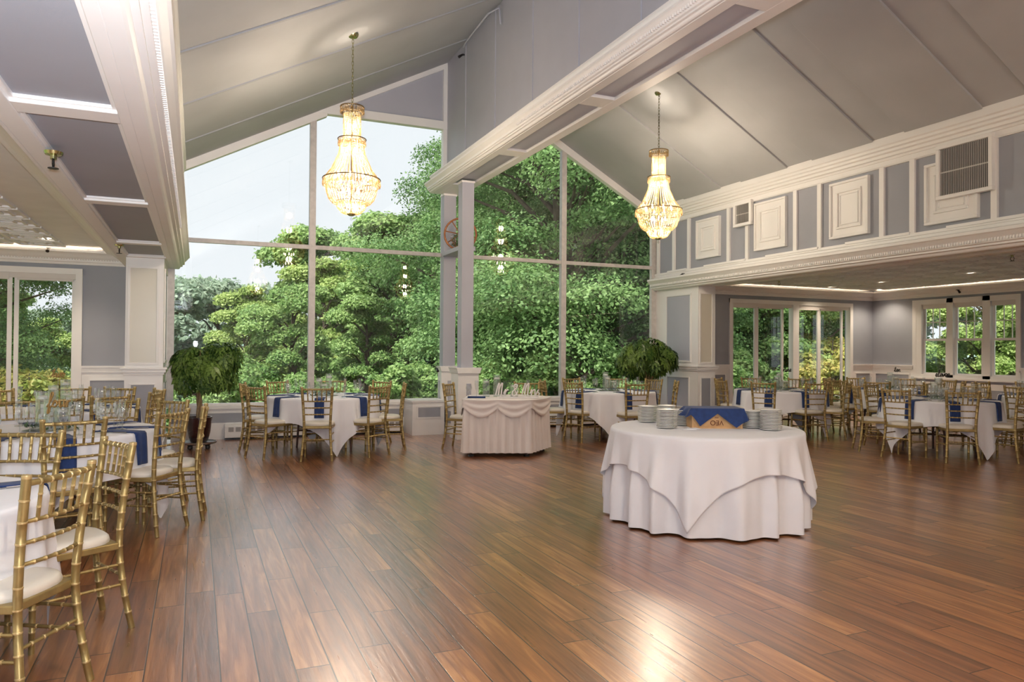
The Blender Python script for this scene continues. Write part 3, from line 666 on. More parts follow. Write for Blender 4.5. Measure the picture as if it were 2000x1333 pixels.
def chandelier(x,y,zb,zc,label,pw=1.0):
    c=KC((x,y,zb),0,label,'crystal chandeliers')
    f=zL if x<XA else zR; top=f(x); ct=thing  # canopy and chain differ per lamp, so they are parts built per instance
    m=MB().lathe([(0,0),(.02,-.035),(.05,-.03),(.065,-.01),(.068,.01),(.0,.012)],20,(0,0,top-zb)); o=m.build('canopy','brass',c,smooth=40)
    m=MB(); z=1.40; k=0; H=top-zb-.03
    while z<H:
        z1=min(z+.055,H); a=0 if k%2 else PI/2; w=.011
        pts=[(w*cos(a)*cos(q),w*sin(a)*cos(q),(z+z1)/2+(z1-z)*.55*sin(q)) for q in [2*PI*i/10 for i in range(11)]]
        m.tube(pts,.0032,5,cap=False); z+=.045; k+=1
    m.build('chain','brass',c,smooth=60)
    for dz,p in ((.25,.30),(.50,.34),(.85,.20),(1.15,.16)): pt((x,y,zb+dz),CHW*pw*p,.06,(1,.84,.65),'chandelier_lamp')
CHW=122
chandelier(1.715,8.88,2.985,0,'crystal chandelier hanging before the left half of the glass wall')
chandelier(6.325,9.08,3.03,0,'crystal chandelier hanging before the right half of the glass wall')
chandelier(6.45,.35,3.03,0,'crystal chandelier seen only as a reflection in the glass wall',1.5)
chandelier(1.75,.10,3.03,0,'added unseen crystal chandelier above and behind the viewer, lighting the front of the room',2.4)  # added out of frame to brighten the front of the hall
pt((-.02,-.12,1.50),120,.05,(.90,.95,1),'camera_flash')
fl_=bpy.data.lights.new('camera_flash','SPOT'); fl_.energy=700; fl_.spot_size=rad(135); fl_.spot_blend=.9; fl_.shadow_soft_size=.06; fl_.color=(.86,.93,1); fo=bpy.data.objects.new('camera_flash',fl_); C.objects.link(fo); fo.location=(-.02,-.14,1.56)
fo.rotation_euler=Vector((-.25,.85,1)).to_track_quat('-Z','Y').to_euler()
# ------------------------------------------------------------------ chairs
def bam(mb,pts,r,step=.085,n=8,ringf=1.28,r1=None):
    """bamboo-turned bar along a polyline, double joint rings every step; ring faces use material 1"""
    pts=[Vector(p) for p in pts]; seg=[(pts[i+1]-pts[i]).length for i in range(len(pts)-1)]; tot=sum(seg)
    def at(s):
        s=max(0,min(tot,s)); i=0
        while i<len(seg)-1 and s>seg[i]: s-=seg[i]; i+=1
        return pts[i].lerp(pts[i+1],s/seg[i] if seg[i] else 0)
    k=max(1,round(tot/step)); st_=[(0,1,0)]
    for i in range(1,k):
        s=tot*i/k; h=.0028
        st_+= [(s-h*1.6,1,0),(s-h,ringf,1),(s-.0008,ringf,1),(s,1.08,1),(s+.0008,ringf,1),(s+h,ringf,1),(s+h*1.6,1,0)]
    st_.append((tot,1,0))
    # add curvature samples
    P=[at(s) for s,_,_ in st_]; r1=r if r1 is None else r1
    R_=[(r+(r1-r)*s/tot)*f for s,f,_ in st_]
    b0=len(mb.f); mb.tube(P,R_,n)
    for i in range(len(st_)-1):
        if st_[i][2] or st_[i+1][2]:
            for j in range(n): mb.m[b0+i*n+j]=1
def curve3(f,n): return [f(i/(n-1)) for i in range(n)]
GM=['gold','gold_ring']
def mk_chair():
    t=thing('chiavari_chair',(0,0,0),0,'','chair')
    # +y is the way the sitter faces
    m=MB(); W,Wb,y0,y1=.205,.178,-.185,.215
    o_=[(-Wb,y0),(Wb,y0),(W,y1-.03),(W-.02,y1),(-W+.02,y1),(-W,y1-.03)]
    m.prism(o_,.405,.440,'z'); m.build('seat_frame','gold',t,bevel=.006)
    # cushion
    N=28; vs=[];fs=[]
    def outl(a,k):
        c,s_=cos(a),sin(a); q=3.6; rr=(abs(c)**q+abs(s_)**q)**(-1/q); y=s_*rr*.192*k+.015; w=.198 if y>0 else .198-.02*min(1,-y/.18); return (c*rr*w*k,y)
    lv=[(.985,.440),(1.0,.452),(.985,.466),(.93,.477),(.75,.483),(.4,.487),(.05,.488)]
    for k,z in lv:
        for i in range(N): x,y=outl(2*PI*i/N,k); vs.append((x,y,z))
    for j in range(len(lv)-1):
        for i in range(N): fs.append((j*N+i,j*N+(i+1)%N,(j+1)*N+(i+1)%N,(j+1)*N+i))
    fs.append(tuple((len(lv)-1)*N+i for i in range(N))); fs.append(tuple(range(N-1,-1,-1)))
    MB().add(vs,fs).build('seat_cushion','cushion',t,smooth=50)
    def px(z): # half spacing of back posts at height z
        return .160+ (.026*((z-.44)/.48)**1.3 if z>.44 else .030*((.44-z)/.44)**1.5)
    def py(z): return -.190-(.050*((z-.44)/.48)**1.5 if z>.44 else .055*((.44-z)/.44)**1.6)
    for s in (-1,1):
        m=MB(); bam(m,[(s*px(z),py(z),z) for z in (0,.11,.22,.33,.44,.55,.66,.77,.87,.925)],.0158,.088,10,1.10,.0178)
        m.lathe([(0.0165,.922),(.019,.926),(.018,.938),(0,.942)],10,(s*px(.925),py(.925),0),1)
        m.build('back_post',GM,t,smooth=45)
        m=MB(); bam(m,[(s*.186,.195,0),(s*.187,.192,.41)],.0135,.10,10,1.10,.0165); m.build('front_leg',GM,t,smooth=45)
    def rail(z,r,nm,bow=.022,step=.05):
        w=px(z)-.008; m=MB(); bam(m,curve3(lambda u:(-w+2*w*u,py(z)-bow*4*u*(1-u),z),7),r,step,8,1.20); m.build(nm,GM,t,smooth=45)
        return lambda u:(-w+2*w*u,py(z)-bow*4*u*(1-u),z)
    rt=rail(.905,.0125,'top_rail'); r2=rail(.755,.0085,'cross_rail'); rail(.672,.0085,'cross_rail'); rail(.588,.0085,'cross_rail')
    for i in range(5):
        u=(i+1)/6; m=MB(); bam(m,[r2(u),rt(u)],.0082,.055,6,1.18); m.build('spindle',GM,t,smooth=45)
    m=MB(); bam(m,[(-px(.27),py(.27),.27),(px(.27),py(.27),.27)],.008,.07,6,1.25); m.build('rear_stretcher',GM,t,smooth=45)
    for z in (.305,.205):
        m=MB(); bam(m,[(-.187,.194,z),(.187,.194,z)],.008,.07,6,1.25); m.build('front_stretcher',GM,t,smooth=45)
        for s in (-1,1):
            z2=z+.02; m=MB(); bam(m,[(s*px(z2),py(z2),z2),(s*.187,.194,z2)],.008,.07,6,1.25); m.build('side_stretcher',GM,t,smooth=45)
    return t
KCh=Kind(mk_chair)
def chair_at(px_,py_,face,label,group):
    """px_,py_: point on the floor midway between the back posts' feet; face: direction it looks (radians, 0=+x)"""
    rz=face-PI/2; KCh((px_+cos(face)*.235,py_+sin(face)*.235,0),rz,label,group)
# ------------------------------------------------------------------ linens
def cloth_mesh(R,zt,hem,pleat,n=240,seed=1,lay=0.0,rr=.02,flare=.06):
    """round table cloth: flat disc radius R then drape; hem(theta)->length of the drop, pleat=(count,amp)"""
    rs=random.Random(seed); ph=[rs.uniform(0,2*PI) for _ in range(6)]; k=pleat[0]
    vs=[(0,0,zt)]; fs=[]; rings=[.35,.7,.93]
    for q in rings:
        for j in range(n): a=2*PI*j/n; vs.append((q*R*cos(a),q*R*sin(a),zt))
    T=[0,.03,.07,.13,.2,.3,.4,.5,.6,.7,.8,.9,.97,1.0]
    for ti,t_ in enumerate(T):
        for j in range(n):
            a=2*PI*j/n; d=hem(a); s=d*t_
            if s<rr*1.57: q=s/rr; r=R+rr*sin(q)+lay; z=zt-rr*(1-cos(q))
            else:
                r=R+rr+lay+flare*(s-rr)*.5; z=zt-rr-(s-rr*1.57)
            g=min(1,max(0,(s-.03))/.45)
            q1=k*a+ph[0]+1.4*sin(2*a+ph[1])+.7*sin(5*a+ph[5]); q2=int(k*.6)*a+ph[2]+sin(3*a+ph[3])
            w=(.5+.5*cos(q1))**2.2+.55*(.5+.5*cos(q2))**1.5
            r+=pleat[1]*g*(w-.15)
            vs.append((r*cos(a),r*sin(a),max(z,.006)))
    for j in range(n): fs.append((0,1+j,1+(j+1)%n))
    tot=len(rings)+len(T)
    for i in range(tot-1):
        for j in range(n): fs.append((1+i*n+j,1+(i+1)*n+j,1+(i+1)*n+(j+1)%n,1+i*n+(j+1)%n))
    return MB().add(vs,fs)
def square_hem(h,R,rot,cap=9):
    def f(a):
        b=a-rot; m=max(abs(cos(b)),abs(sin(b))); return min(cap,max(.05,h/m-R))
    return f
def table_base(t,R,z=.742):
    MB().lathe([(0,z-.02),(R-.01,z-.02),(R,z-.012),(R,z),(0,z)],48).build('tabletop','wood_dark',t,smooth=40)
    for i in range(4):
        a=PI/4+i*PI/2; MB().tube([(R*.62*cos(a),R*.62*sin(a),0),(R*.55*cos(a),R*.55*sin(a),z-.02)],[.014,.016],8).build('leg','wood_dark',t,smooth=50)
    MB().tube([(R*.6*cos(PI/4),R*.6*sin(PI/4),.25),(-R*.6*cos(PI/4),-R*.6*sin(PI/4),.25)],.01,6).tube([(R*.6*cos(PI/4),-R*.6*sin(PI/4),.25),(-R*.6*cos(PI/4),R*.6*sin(PI/4),.25)],.01,6).build('leg_brace','wood_dark',t,smooth=50)
def mk_flute():
    t=thing('champagne_flute',(0,0,0),0,'','glass')
    MB().lathe([(.0,.001),(.030,.001),(.030,.003),(.006,.008),(.0035,.02),(.0035,.085),(.007,.092)],16).build('stem','glass',t,smooth=60)
    MB().lathe([(.004,.090),(.014,.105),(.022,.135),(.025,.17),(.024,.205),(.022,.228)],16).build('bowl','glass',t,smooth=60); return t
def mk_goblet():
    t=thing('water_goblet',(0,0,0),0,'','glass')
    MB().lathe([(0,.001),(.036,.001),(.036,.004),(.008,.009),(.0045,.02),(.0045,.065),(.008,.072)],16).build('stem','glass',t,smooth=60)
    MB().lathe([(.004,.070),(.020,.080),(.034,.100),(.040,.125),(.039,.150),(.034,.172)],16).build('bowl','glass',t,smooth=60); return t
def mk_wine():
    t=thing('wine_glass',(0,0,0),0,'','glass')
    MB().lathe([(0,.001),(.032,.001),(.032,.004),(.007,.008),(.004,.02),(.004,.085),(.007,.092)],16).build('stem','glass',t,smooth=60)
    MB().lathe([(.004,.09),(.018,.10),(.030,.12),(.034,.15),(.031,.18),(.028,.195)],16).build('bowl','glass',t,smooth=60); return t
KF,KG,KWg=Kind(mk_flute),Kind(mk_goblet),Kind(mk_wine)
def mk_napkin():
    # local: +x points out over the table edge (edge at x=0), z=0 is the table surface
    w=.062; vs=[];fs=[]; prof=[(-.34,.004),(-.25,.010),(-.12,.006),(-.02,.005),(.012,.003),(.027,-.012),(.034,-.05),(.040,-.12),(.045,-.20),(.048,-.25)]
    n=7
    for i,(x,z) in enumerate(prof):
        for j in range(n):
            u=j/(n-1)*2-1; ww=w*(1-.1*(i<2)); vs.append((x+.004*cos(5*u+i*.4),u*ww,z+(.002*sin(6*u) if i<4 else 0)))
    k=len(prof)
    for i in range(k-1):
        for j in range(n-1): fs.append((i*n+j,i*n+j+1,(i+1)*n+j+1,(i+1)*n+j))
    t=MB().add(vs,fs).build('napkin','navy'); t.data.polygons.foreach_set('use_smooth',[True]*len(t.data.polygons))
    s=t.modifiers.new('thick','SOLIDIFY'); s.thickness=.006; s.offset=1
    tag(t,'','napkin'); return t
KN=Kind(mk_napkin)
def mk_fork():
    m=MB(); m.tube([(0,-.10,.003),(0,-.02,.005),(0,.045,.003)],[.004,.003,.003],6); 
    m.box(-.011,.011,.045,.06,.002,.004)
    for x in (-.0095,-.0035,.0035,.0095): m.box(x-.0014,x+.0014,.06,.10,.002,.0035)
    return tag(m.build('fork','metal',smooth=40),'','fork')
def mk_knife():
    m=MB(); m.tube([(0,-.11,.004),(0,.0,.004)],[.005,.004],6); m.prism([(-.004,0),(.008,0),(.009,.09),(.002,.115),(-.004,.10)],.002,.0045,'z')
    return tag(m.build('knife','metal',smooth=40),'','knife')
KFo,KKn=Kind(mk_fork),Kind(mk_knife)
# cursive lettering ------------------------------------------------
GL={ # each glyph: list of points in (x,y) x-height 1, advance
 'f':([(0,0),(.35,.7),(.7,1.9),(.55,2.2),(.35,1.8),(.3,.3),(.2,-.9),(.45,-.8),(.5,-.1),(.7,.15)],.8),
 'o':([(0,.2),(.35,.95),(.1,.75),(.05,.2),(.4,0),(.7,.4),(.45,.95),(.4,.8),(.9,.75)],.9),
 'u':([(0,.6),(.15,.95),(.15,.25),(.4,0),(.7,.35),(.8,.95),(.8,.2),(1.0,.05)],1.05),
 'r':([(0,.3),(.22,1.0),(.24,.5),(.24,.0),(.27,.55),(.48,.92),(.72,.88)],.85),
 't':([(0,.1),(.35,1.0),(.5,1.8),(.38,.5),(.5,0),(.8,.2)],.8),
 'w':([(0,.6),(.15,.95),(.15,.2),(.4,0),(.6,.5),(.6,.9),(.65,.2),(.9,0),(1.15,.5),(1.15,.95),(1.35,.75)],1.35),
 'n':([(0,.1),(.15,.95),(.15,0),(.3,.7),(.55,.95),(.65,.6),(.65,.1),(.9,.1)],.9),
 'i':([(0,.1),(.2,.95),(.2,.15),(.4,.05)],.45),
 'e':([(0,.2),(.5,.5),(.5,.9),(.25,.95),(.12,.4),(.35,0),(.7,.2)],.7),
 'l':([(0,.1),(.45,1.2),(.4,2.0),(.2,1.6),(.2,.3),(.35,0),(.6,.15)],.6),
 'v':([(0,.6),(.15,.95),(.35,0),(.7,.9),(.85,.75)],.85),
 'M':([(0,.1),(.15,1.2),(.35,2.0),(.45,.1),(.5,1.2),(.85,2.0),(.9,.1),(1.15,.05)],1.25),
 's':([(0,.1),(.4,.9),(.45,1.0),(.4,.6),(.65,.3),(.4,0),(.1,.1)],.8),
 '&':([(.9,0),(.3,1.2),(.35,1.8),(.7,1.7),(.6,1.2),(.1,.6),(.2,.05),(.6,.05),(.95,.8)],1.2),
 ' ':(None,.45)}
def catmull(P,sub=5):
    P=[P[0]]+P+[P[-1]]; out=[]
    for i in range(1,len(P)-2):
        for k in range(sub):
            t=k/sub; a,b_,c,d=[Vector(p) for p in P[i-1:i+3]]
            out.append(.5*((2*b_)+(-a+c)*t+(2*a-5*b_+4*c-d)*t*t+(-a+3*b_-3*c+d)*t**3))
    out.append(Vector(P[-2])); return out
def script(mb,word,h,r,depth=1.0):
    """centred at x=0, baseline z=0, in the xz plane facing -y"""
    x=0; strokes=[]; cur=[]
    for ch in word:
        pts,adv=GL[ch]
        if pts is None:
            if cur: strokes.append(cur); cur=[]
        else: 
            if ch in 'M&' and cur: strokes.append(cur); cur=[]
            cur+= [(x+p[0]+p[1]*.12,p[1]) for p in pts]
            if ch in 'M&': strokes.append(cur); cur=[]
        x+=adv
    if cur: strokes.append(cur)
    for s in strokes: mb.tube([(p.x*h-x*h/2,0,p.y*h) for p in catmull([(a,b_,0) for a,b_ in s],4)],r,6)
    x=0
    for ch in word:
        if ch=='i': mb.lathe([(0,-1.3*r),(1.3*r,0),(0,1.3*r)],6,((x+.35)*h-sum(GL[c][1] for c in word)*h/2,0,1.45*h))
        if ch=='t': mb.tube([((x+.1)*h-sum(GL[c][1] for c in word)*h/2,0,1.35*h),((x+.9)*h-sum(GL[c][1] for c in word)*h/2,0,1.4*h)],r,6)
        x+=GL[ch][1]
def word_sign(word,x,y,z,ang,colr,label,h=.052,r=.0065,stand=.24):
    t=thing('table_name_sign',(x,y,z),ang,label,'sign','cut-out table name signs')
    m=MB(); script(m,word,h,r); o=m.build('lettering',colr,t,smooth=60); o.location=(0,0,stand)
    MB().tube([(0,0,.0),(0,0,stand+.01)],.003,6).build('stake','vaseglass',t); MB().lathe([(0,0),(.035,0),(.035,.012),(0,.012)],16).build('base','vaseglass',t,smooth=40)
    return t
def mk_vase(h,r=.048,cz=None):
    def f():
        t=thing('cylinder_vase',(0,0,0),0,'','vase')
        MB().lathe([(0,.004),(r-.004,.004),(r-.003,h),(r,h),(r,0),(0,0)],24).build('glass_wall','vaseglass',t,smooth=40)
        MB().lathe([(0,h*.80),(r*.75,h*.80),(r*.8,h*.86),(r*.5,h*.89),(0,h*.89)],18).build('floating_candle','candle',t,smooth=40); return t
    return f
KV=[Kind(mk_vase(.30)),Kind(mk_vase(.24)),Kind(mk_vase(.17,.055))]
def mk_green():
    o=MB()
    for i in range(110):
        a=random.uniform(0,2*PI); rr=random.uniform(.07,.15); c=Vector((rr*cos(a)*1.5,rr*sin(a),random.uniform(.008,.05))); u=Vector((random.uniform(-1,1),random.uniform(-1,1),random.uniform(-.2,.6))).normalized()*.028; v=u.cross(Vector((0,0,1))).normalized()*.011
        o.add([c-u,c+v,c+u,c-v],[(0,1,2,3)])
    return tag(o.build('greenery_garland','green_sm'),'','greenery')
KGr=Kind(mk_green)
# ------------------------------------------------------------------ dining tables
TOPR=.745
DIRN={'hall_l':('entrance','dance floor','glass wall','outer wall')}
def dirname(a,names):
    """names: dict of compass quarter -> phrase for E,N,W,S (world axes)"""
    a=a%(2*PI); q=[(0,'E'),(PI/4,'NE'),(PI/2,'N'),(3*PI/4,'NW'),(PI,'W'),(5*PI/4,'SW'),(3*PI/2,'S'),(7*PI/4,'SE'),(2*PI,'E')]
    return min(q,key=lambda t:abs(t[0]-a))[1]
def phr(code,n):
    if len(code)==1: return n[code]
    return n[code[0]]+' / '+n[code[1]]
def dining(key,x,y,tname,names,seats,rot,extra_rot,seed,sign=None,cutlery=False,R=1.10,skip=()):
    """seats: list of (angle_deg, ring radius or None). names: landmarks by direction."""
    t=thing('round_table',(x,y,0),0,'round dark wooden table under the white cloth of '+tname,'table','round dining tables'); table_base(t,TOPR-.01)
    c=cloth_mesh(TOPR,.758,square_hem(1.075,TOPR,rad(rot)),(13,.055),seed=seed).build('tablecloth','cloth',smooth=70); c.location=(x,y,0)
    tag(c,'white square tablecloth draped over '+tname,'tablecloth','white dining tablecloths')
    used=set()
    for (ad,rr) in seats:
        a=rad(ad); code=dirname(a,names)
        if code in used:
            alt=[q for q in ('E','NE','N','NW','W','SW','S','SE') if q not in used]
            ang={'E':0,'NE':45,'N':90,'NW':135,'W':180,'SW':225,'S':270,'SE':315}
            code=min(alt,key=lambda q:abs(((ang[q]-ad)+180)%360-180))
        used.add(code); wh=phr(code,names); rr=rr or R
        if ('c',ad) not in skip:
            chair_at(x+rr*cos(a),y+rr*sin(a),a+PI+random.uniform(-.05,.05),'gold ivory-cushioned chair at %s, %s side'%(tname,wh),'gold chairs at '+tname)
        # place setting
        if ('n',ad) in skip: continue
        KN((x+(TOPR+.003)*cos(a),y+(TOPR+.003)*sin(a),.762),a,'navy napkin hanging off %s, %s side'%(tname,wh),'navy napkins on '+tname)
        def pol(r_,da): b=a+da; return (x+r_*cos(b),y+r_*sin(b))
        p=pol(.50,.24); KF((*p,.760),0,'tall champagne flute on %s, %s side'%(tname,wh),'champagne flutes on '+tname)
        p=pol(.53,-.20); KG((*p,.760),0,'rounded water goblet on %s, %s side'%(tname,wh),'water goblets on '+tname)
        if cutlery:
            p=pol(.44,.05); KWg((*p,.760),0,'slim wine glass on %s, %s side'%(tname,wh),'wine glasses on '+tname)
            p=pol(.60,.12); KFo((*p,.760),a-PI/2+PI,'steel fork on %s, %s side'%(tname,wh),'forks on '+tname)
            p=pol(.60,-.13); KKn((*p,.760),a-PI/2+PI,'steel knife on %s, %s side'%(tname,wh),'knives on '+tname)
    # centrepiece
    a=rad(extra_rot)
    m=tag(MB().lathe([(0,0),(.19,0),(.19,.004),(0,.004)],40,(x,y,.760)).build('mirror_base','metal',smooth=40),'round mirror plate in the middle of '+tname,'mirror plate','centrepiece mirrors')
    for i,(r_,da) in enumerate(((.075,0),(.075,2.2),(.085,4.2))):
        hn=('tallest','middle-height','shortest')[i]
        KV[i]((x+r_*cos(a+da),y+r_*sin(a+da),.765),0,'%s glass vase with floating candle in the middle of %s'%(hn,tname),'glass centrepiece vases')
    KGr((x,y,.766),a,'ring of small green leaves around the vases on '+tname,'centrepiece greenery')
    if sign:
        w,sx,sy,cl,hh=sign; word_sign(w,sx,sy,.765,-.41,cl,'cut-out script sign reading %s on %s'%(w,tname),hh*1.2,.0062,{'four':.20,'two':.33}.get(w,.31))
hallN={'N':'glass wall','S':'entrance','E':'window post','W':'potted tree'}
hallB={'N':'glass wall','S':'entrance','E':'side room','W':'window post'}
leftN={'N':'glass wall','S':'entrance','E':'dance floor','W':'outer wall'}
rightN={'N':'sliding doors','S':'entrance','E':'sash windows','W':'dance floor'}
dining('A',1.66,10.45,'the left glass-wall table',hallN,[(256.7,1.12),(210,None),(164,None),(119,None),(74,None),(30,None),(346,1.12),(302.8,1.07)],48,20,3)
dining('B',6.22,10.32,'the right glass-wall table',hallB,[(203,.93),(262,None),(165,None),(97,1.05),(52,1.05),(14,1.1),(332,None)],20,100,5)
dining('C',9.27,9.68,'the nine table',rightN,[(213,None),(256,None),(299,None),(344,None),(29,None),(74,None),(119,None),(168,None)],65,60,7,('nine',9.39,9.64,'signblack',.040))
dining('E',9.72,7.08,'the eleven table',rightN,[(146.3,1.10),(190,1.13),(230,1.10),(279,1.09),(325,None),(10,None),(55,1.05),(100,1.0)],35,40,9,('eleven',9.90,7.15,'signblack',.040))
dining('F',11.44,9.23,'the ten table',rightN,[(208,None),(253,None),(298,None),(343,None),(28,None),(73,None),(118,None),(163,None)],10,200,11,('ten',11.54,9.2,'signblack',.040))
dining('G',12.3,7.0,'the sash-window table',rightN,[(95,None),(140,None),(185,None),(50,None),(5,None),(230,None)],25,10,13)
dining('T4',-1.05,6.75,'the four table',leftN,[(286,1.08),(329,1.04),(357,1.12),(42,1.15),(70,1.10),(112,1.25),(250,None)],40,150,15,('four',-.95,6.42,'signgold',.042),True)
dining('T2',-1.33,9.15,'the two table',leftN,[(304,.97),(346,.95),(21,1.0),(62,1.02),(92,1.0),(278,1.0),(135,1.05)],15,70,17,('two',-1.36,9.13,'signgold',.040))
dining('N',-1.38,3.88,'the frontmost left-room table',leftN,[(332,1.0),(24,1.1),(66,1.22)],72,0,19,None,True,skip=(('n',332),))
# ------------------------------------------------------------------ sweetheart table
SWP=[(3.27,9.08),(4.08,8.76),(4.57,9.22),(4.38,9.72),(3.62,9.82)]
cx=sum(p[0] for p in SWP)/5; cy=sum(p[1] for p in SWP)/5
t=thing('sweetheart_table',(cx,cy,0),0,'small dark-legged table hidden under the white swagged skirt','table')
lp=[(p[0]-cx,p[1]-cy) for p in SWP]
MB().prism([(a*.97,b_*.97) for a,b_ in lp],.73,.755,'z').build('tabletop','wood_dark',t)
for i in (0,1,2,4):
    a,b_=lp[i]; MB().tube([(a*.85,b_*.85,0),(a*.85,b_*.85,.73)],.016,8).build('leg','wood_dark',t,smooth=50)
    MB().box(a*.85-.03,a*.85+.03,b_*.85-.03,b_*.85+.03,0,.02).build('foot','black',t)
def ring_pts(poly,n):
    P=[Vector((*p,0)) for p in poly]; L=[(P[(i+1)%len(P)]-P[i]).length for i in range(len(P))]; tot=sum(L); out=[]
    for k in range(n):
        s=tot*k/n; i=0
        while s>L[i]: s-=L[i]; i+=1
        d=(P[(i+1)%len(P)]-P[i]).normalized(); out.append((P[i]+d*s,Vector((d.y,-d.x,0)),tot*k/n))
    # smooth normals at corners
    N=[sum((out[(k+j)%n][1] for j in (-2,-1,0,1,2)),Vector()).normalized() for k in range(n)]
    return [(o_[0],N[k],o_[2]) for k,o_ in enumerate(out)],tot
rp,tot=ring_pts(lp,300)
def skirt(off,zt,zb,amp,wl,name,label,cat,hemf=None,material='satin',flare=.03,rows=9,cover=False):
    vs=[];fs=[];n=len(rp)
    for r_ in range(rows+1):
        u=r_/rows
        for (p,nn,s) in rp:
            zz=zb if hemf is None else hemf(s); z=zt+(zz-zt)*u
            w=amp*(.35+.65*u)*(sin(2*PI*s/wl+.8*sin(s*3.1))+.3*sin(4*PI*s/wl+1)); q=p+nn*(off+w+flare*u); vs.append((q.x,q.y,z))
    for r_ in range(rows):
        for j in range(n): fs.append((r_*n+j,(r_+1)*n+j,(r_+1)*n+(j+1)%n,r_*n+(j+1)%n))
    if cover: fs.append(tuple(range(n)))
    o=MB().add(vs,fs).build(name,material,smooth=70); o.location=(cx,cy,0); return tag(o,label,cat)
skirt(.012,.755,.055,.016,.105,'table_skirt','gathered white satin skirt around the sweetheart table','table skirt')
# swags: drape depth varies along perimeter
nodes=[0]; acc=0
P_=[Vector((*p,0)) for p in lp]
for i in range(5): acc+=(P_[(i+1)%5]-P_[i]).length; nodes.append(acc)
swn=[]
for i in range(5):
    k=2 if nodes[i+1]-nodes[i]>.8 else 1
    for j in range(k): swn.append((nodes[i]+(nodes[i+1]-nodes[i])*j/k,nodes[i]+(nodes[i+1]-nodes[i])*(j+1)/k))
def swag(s):
    for a,c in swn:
        if a<=s<=c+1e-6: u=(s-a)/(c-a); return .655-.13*math.sin(PI*u)**.8
    return .6
vs=[];fs=[];n=len(rp);rows=14
for r_ in range(rows+1):
    u=r_/rows
    for (p,nn,s) in rp:
        hb=swag(s); z=.768+(hb-.768)*u; sg=next((((s-a)/(c-a)) for a,c in swn if a<=s<=c+1e-6),.5)
        fold=.012*sin(u*PI*5)*sin(PI*sg)+.020*u*sin(PI*sg); q=p+nn*(.038+fold+ (0 if u>0 else -.02)); vs.append((q.x,q.y,z))
for r_ in range(rows):
    for j in range(n): fs.append((r_*n+j,(r_+1)*n+j,(r_+1)*n+(j+1)%n,r_*n+(j+1)%n))
fs.append(tuple(range(n)))
o=MB().add(vs,fs).build('swag_topper','satin',smooth=60); o.location=(cx,cy,0); tag(o,'white swagged table topper over the sweetheart table skirt','tablecloth')
t=thing('couple_sign',(4.0,8.99,.770),-.40,'white freestanding script sign reading Mr and Mrs on the sweetheart table','sign')
m=MB(); script(m,'Mr & Mrs',.085,.011); o=m.build('lettering','signwhite',t,smooth=60); o.location=(0,0,.03)
MB().box(-.28,.28,-.025,.025,0,.018).build('base','signwhite',t)
for i,(x,y,h) in enumerate(((3.72,9.25,0),(3.86,9.28,0))):
    pass
KV[0]((3.84,9.35,.770),0,'tallest glass vase behind the white couple sign','glass vases on the sweetheart table'); KV[1]((3.71,9.42,.770),0,'slimmer glass vase behind the white couple sign, beside the tallest','glass vases on the sweetheart table'); KV[2]((4.08,9.30,.770),0,'short glass vase behind the white couple sign','glass vases on the sweetheart table')
KF((3.52,9.30,.770),0,'champagne flute standing left on the sweetheart table','glasses on the sweetheart table'); KG((3.36,9.17,.770),0,'goblet at the post end of the sweetheart table','glasses on the sweetheart table'); KF((4.32,9.35,.770),0,'champagne flute at the far end of the sweetheart table','glasses on the sweetheart table')
nb=tag(MB().box(-.12,.12,-.05,.05,0,.02).build('folded_napkin','navy',bevel=.006),'folded navy napkin lying on the sweetheart table','napkin'); nb.location=(3.47,9.17,.771); nb.rotation_euler=(0,0,-.35)
chair_at(3.36,10.02,math.atan2(-.667,.745),'gold chair drawn up beside the window post end of the sweetheart table','gold chairs at the sweetheart table')
chair_at(4.62,10.05,rad(245),'gold chair standing behind the sweetheart table sign','gold chairs at the sweetheart table')
# ------------------------------------------------------------------ plate table in the middle
CX,CY=4.02,5.07
t=thing('buffet_table',(CX,CY,0),0,'round table on the dance floor under floor-length white linen','table'); table_base(t,.745)
o=cloth_mesh(.75,.757,lambda a:.752,(19,.080),n=480,seed=22,flare=.02).build('floor_length_tablecloth','cloth',smooth=70); o.location=(CX,CY,0); tag(o,'floor-length white tablecloth with deep pleats on the plate table','tablecloth')
o=cloth_mesh(.752,.762,square_hem(1.035,.75,math.radians(223.6-45)),(19,.080),n=480,seed=22,lay=.030,flare=.05).build('overlay_tablecloth','cloth',smooth=70); o.location=(CX,CY,0); so_=o.modifiers.new('thick','SOLIDIFY'); so_.thickness=.004; so_.offset=1; tag(o,'square white overlay cloth with hanging points on the plate table','tablecloth')
def mk_plate():
    t=thing('dinner_plate',(0,0,0),0,'','plate')
    MB().lathe([(0,.0095),(.070,.0095),(.085,.011),(.113,.0165),(.118,.0165),(.1185,.0125),(.114,.0105)],40).build('dish','plate',t,smooth=50)
    MB().lathe([(.114,.0105),(.085,.006),(.078,.006)],40).build('underside','plate_shade',t,smooth=50)
    MB().lathe([(.080,.006),(.079,.0012),(.062,.0012),(.060,.006),(0,.006)],40).build('foot_rim','plate_shade',t,smooth=50); return t
KP=Kind(mk_plate)
ords=['top','second','third','fourth','fifth','sixth','seventh','eighth','ninth','tenth','eleventh','twelfth','thirteenth','fourteenth','fifteenth','sixteenth','seventeenth']
def stack(px_,py_,n,nm):
    for i in range(n):
        k=n-1-i; KP((px_+random.uniform(-.003,.003),py_+random.uniform(-.003,.003),.765+i*.0122),random.uniform(0,6),('top plate of the '+nm) if k==0 else '%s plate from the top of the %s'%(ords[k],nm),'plates in the '+nm,(.74,.74,1.0))
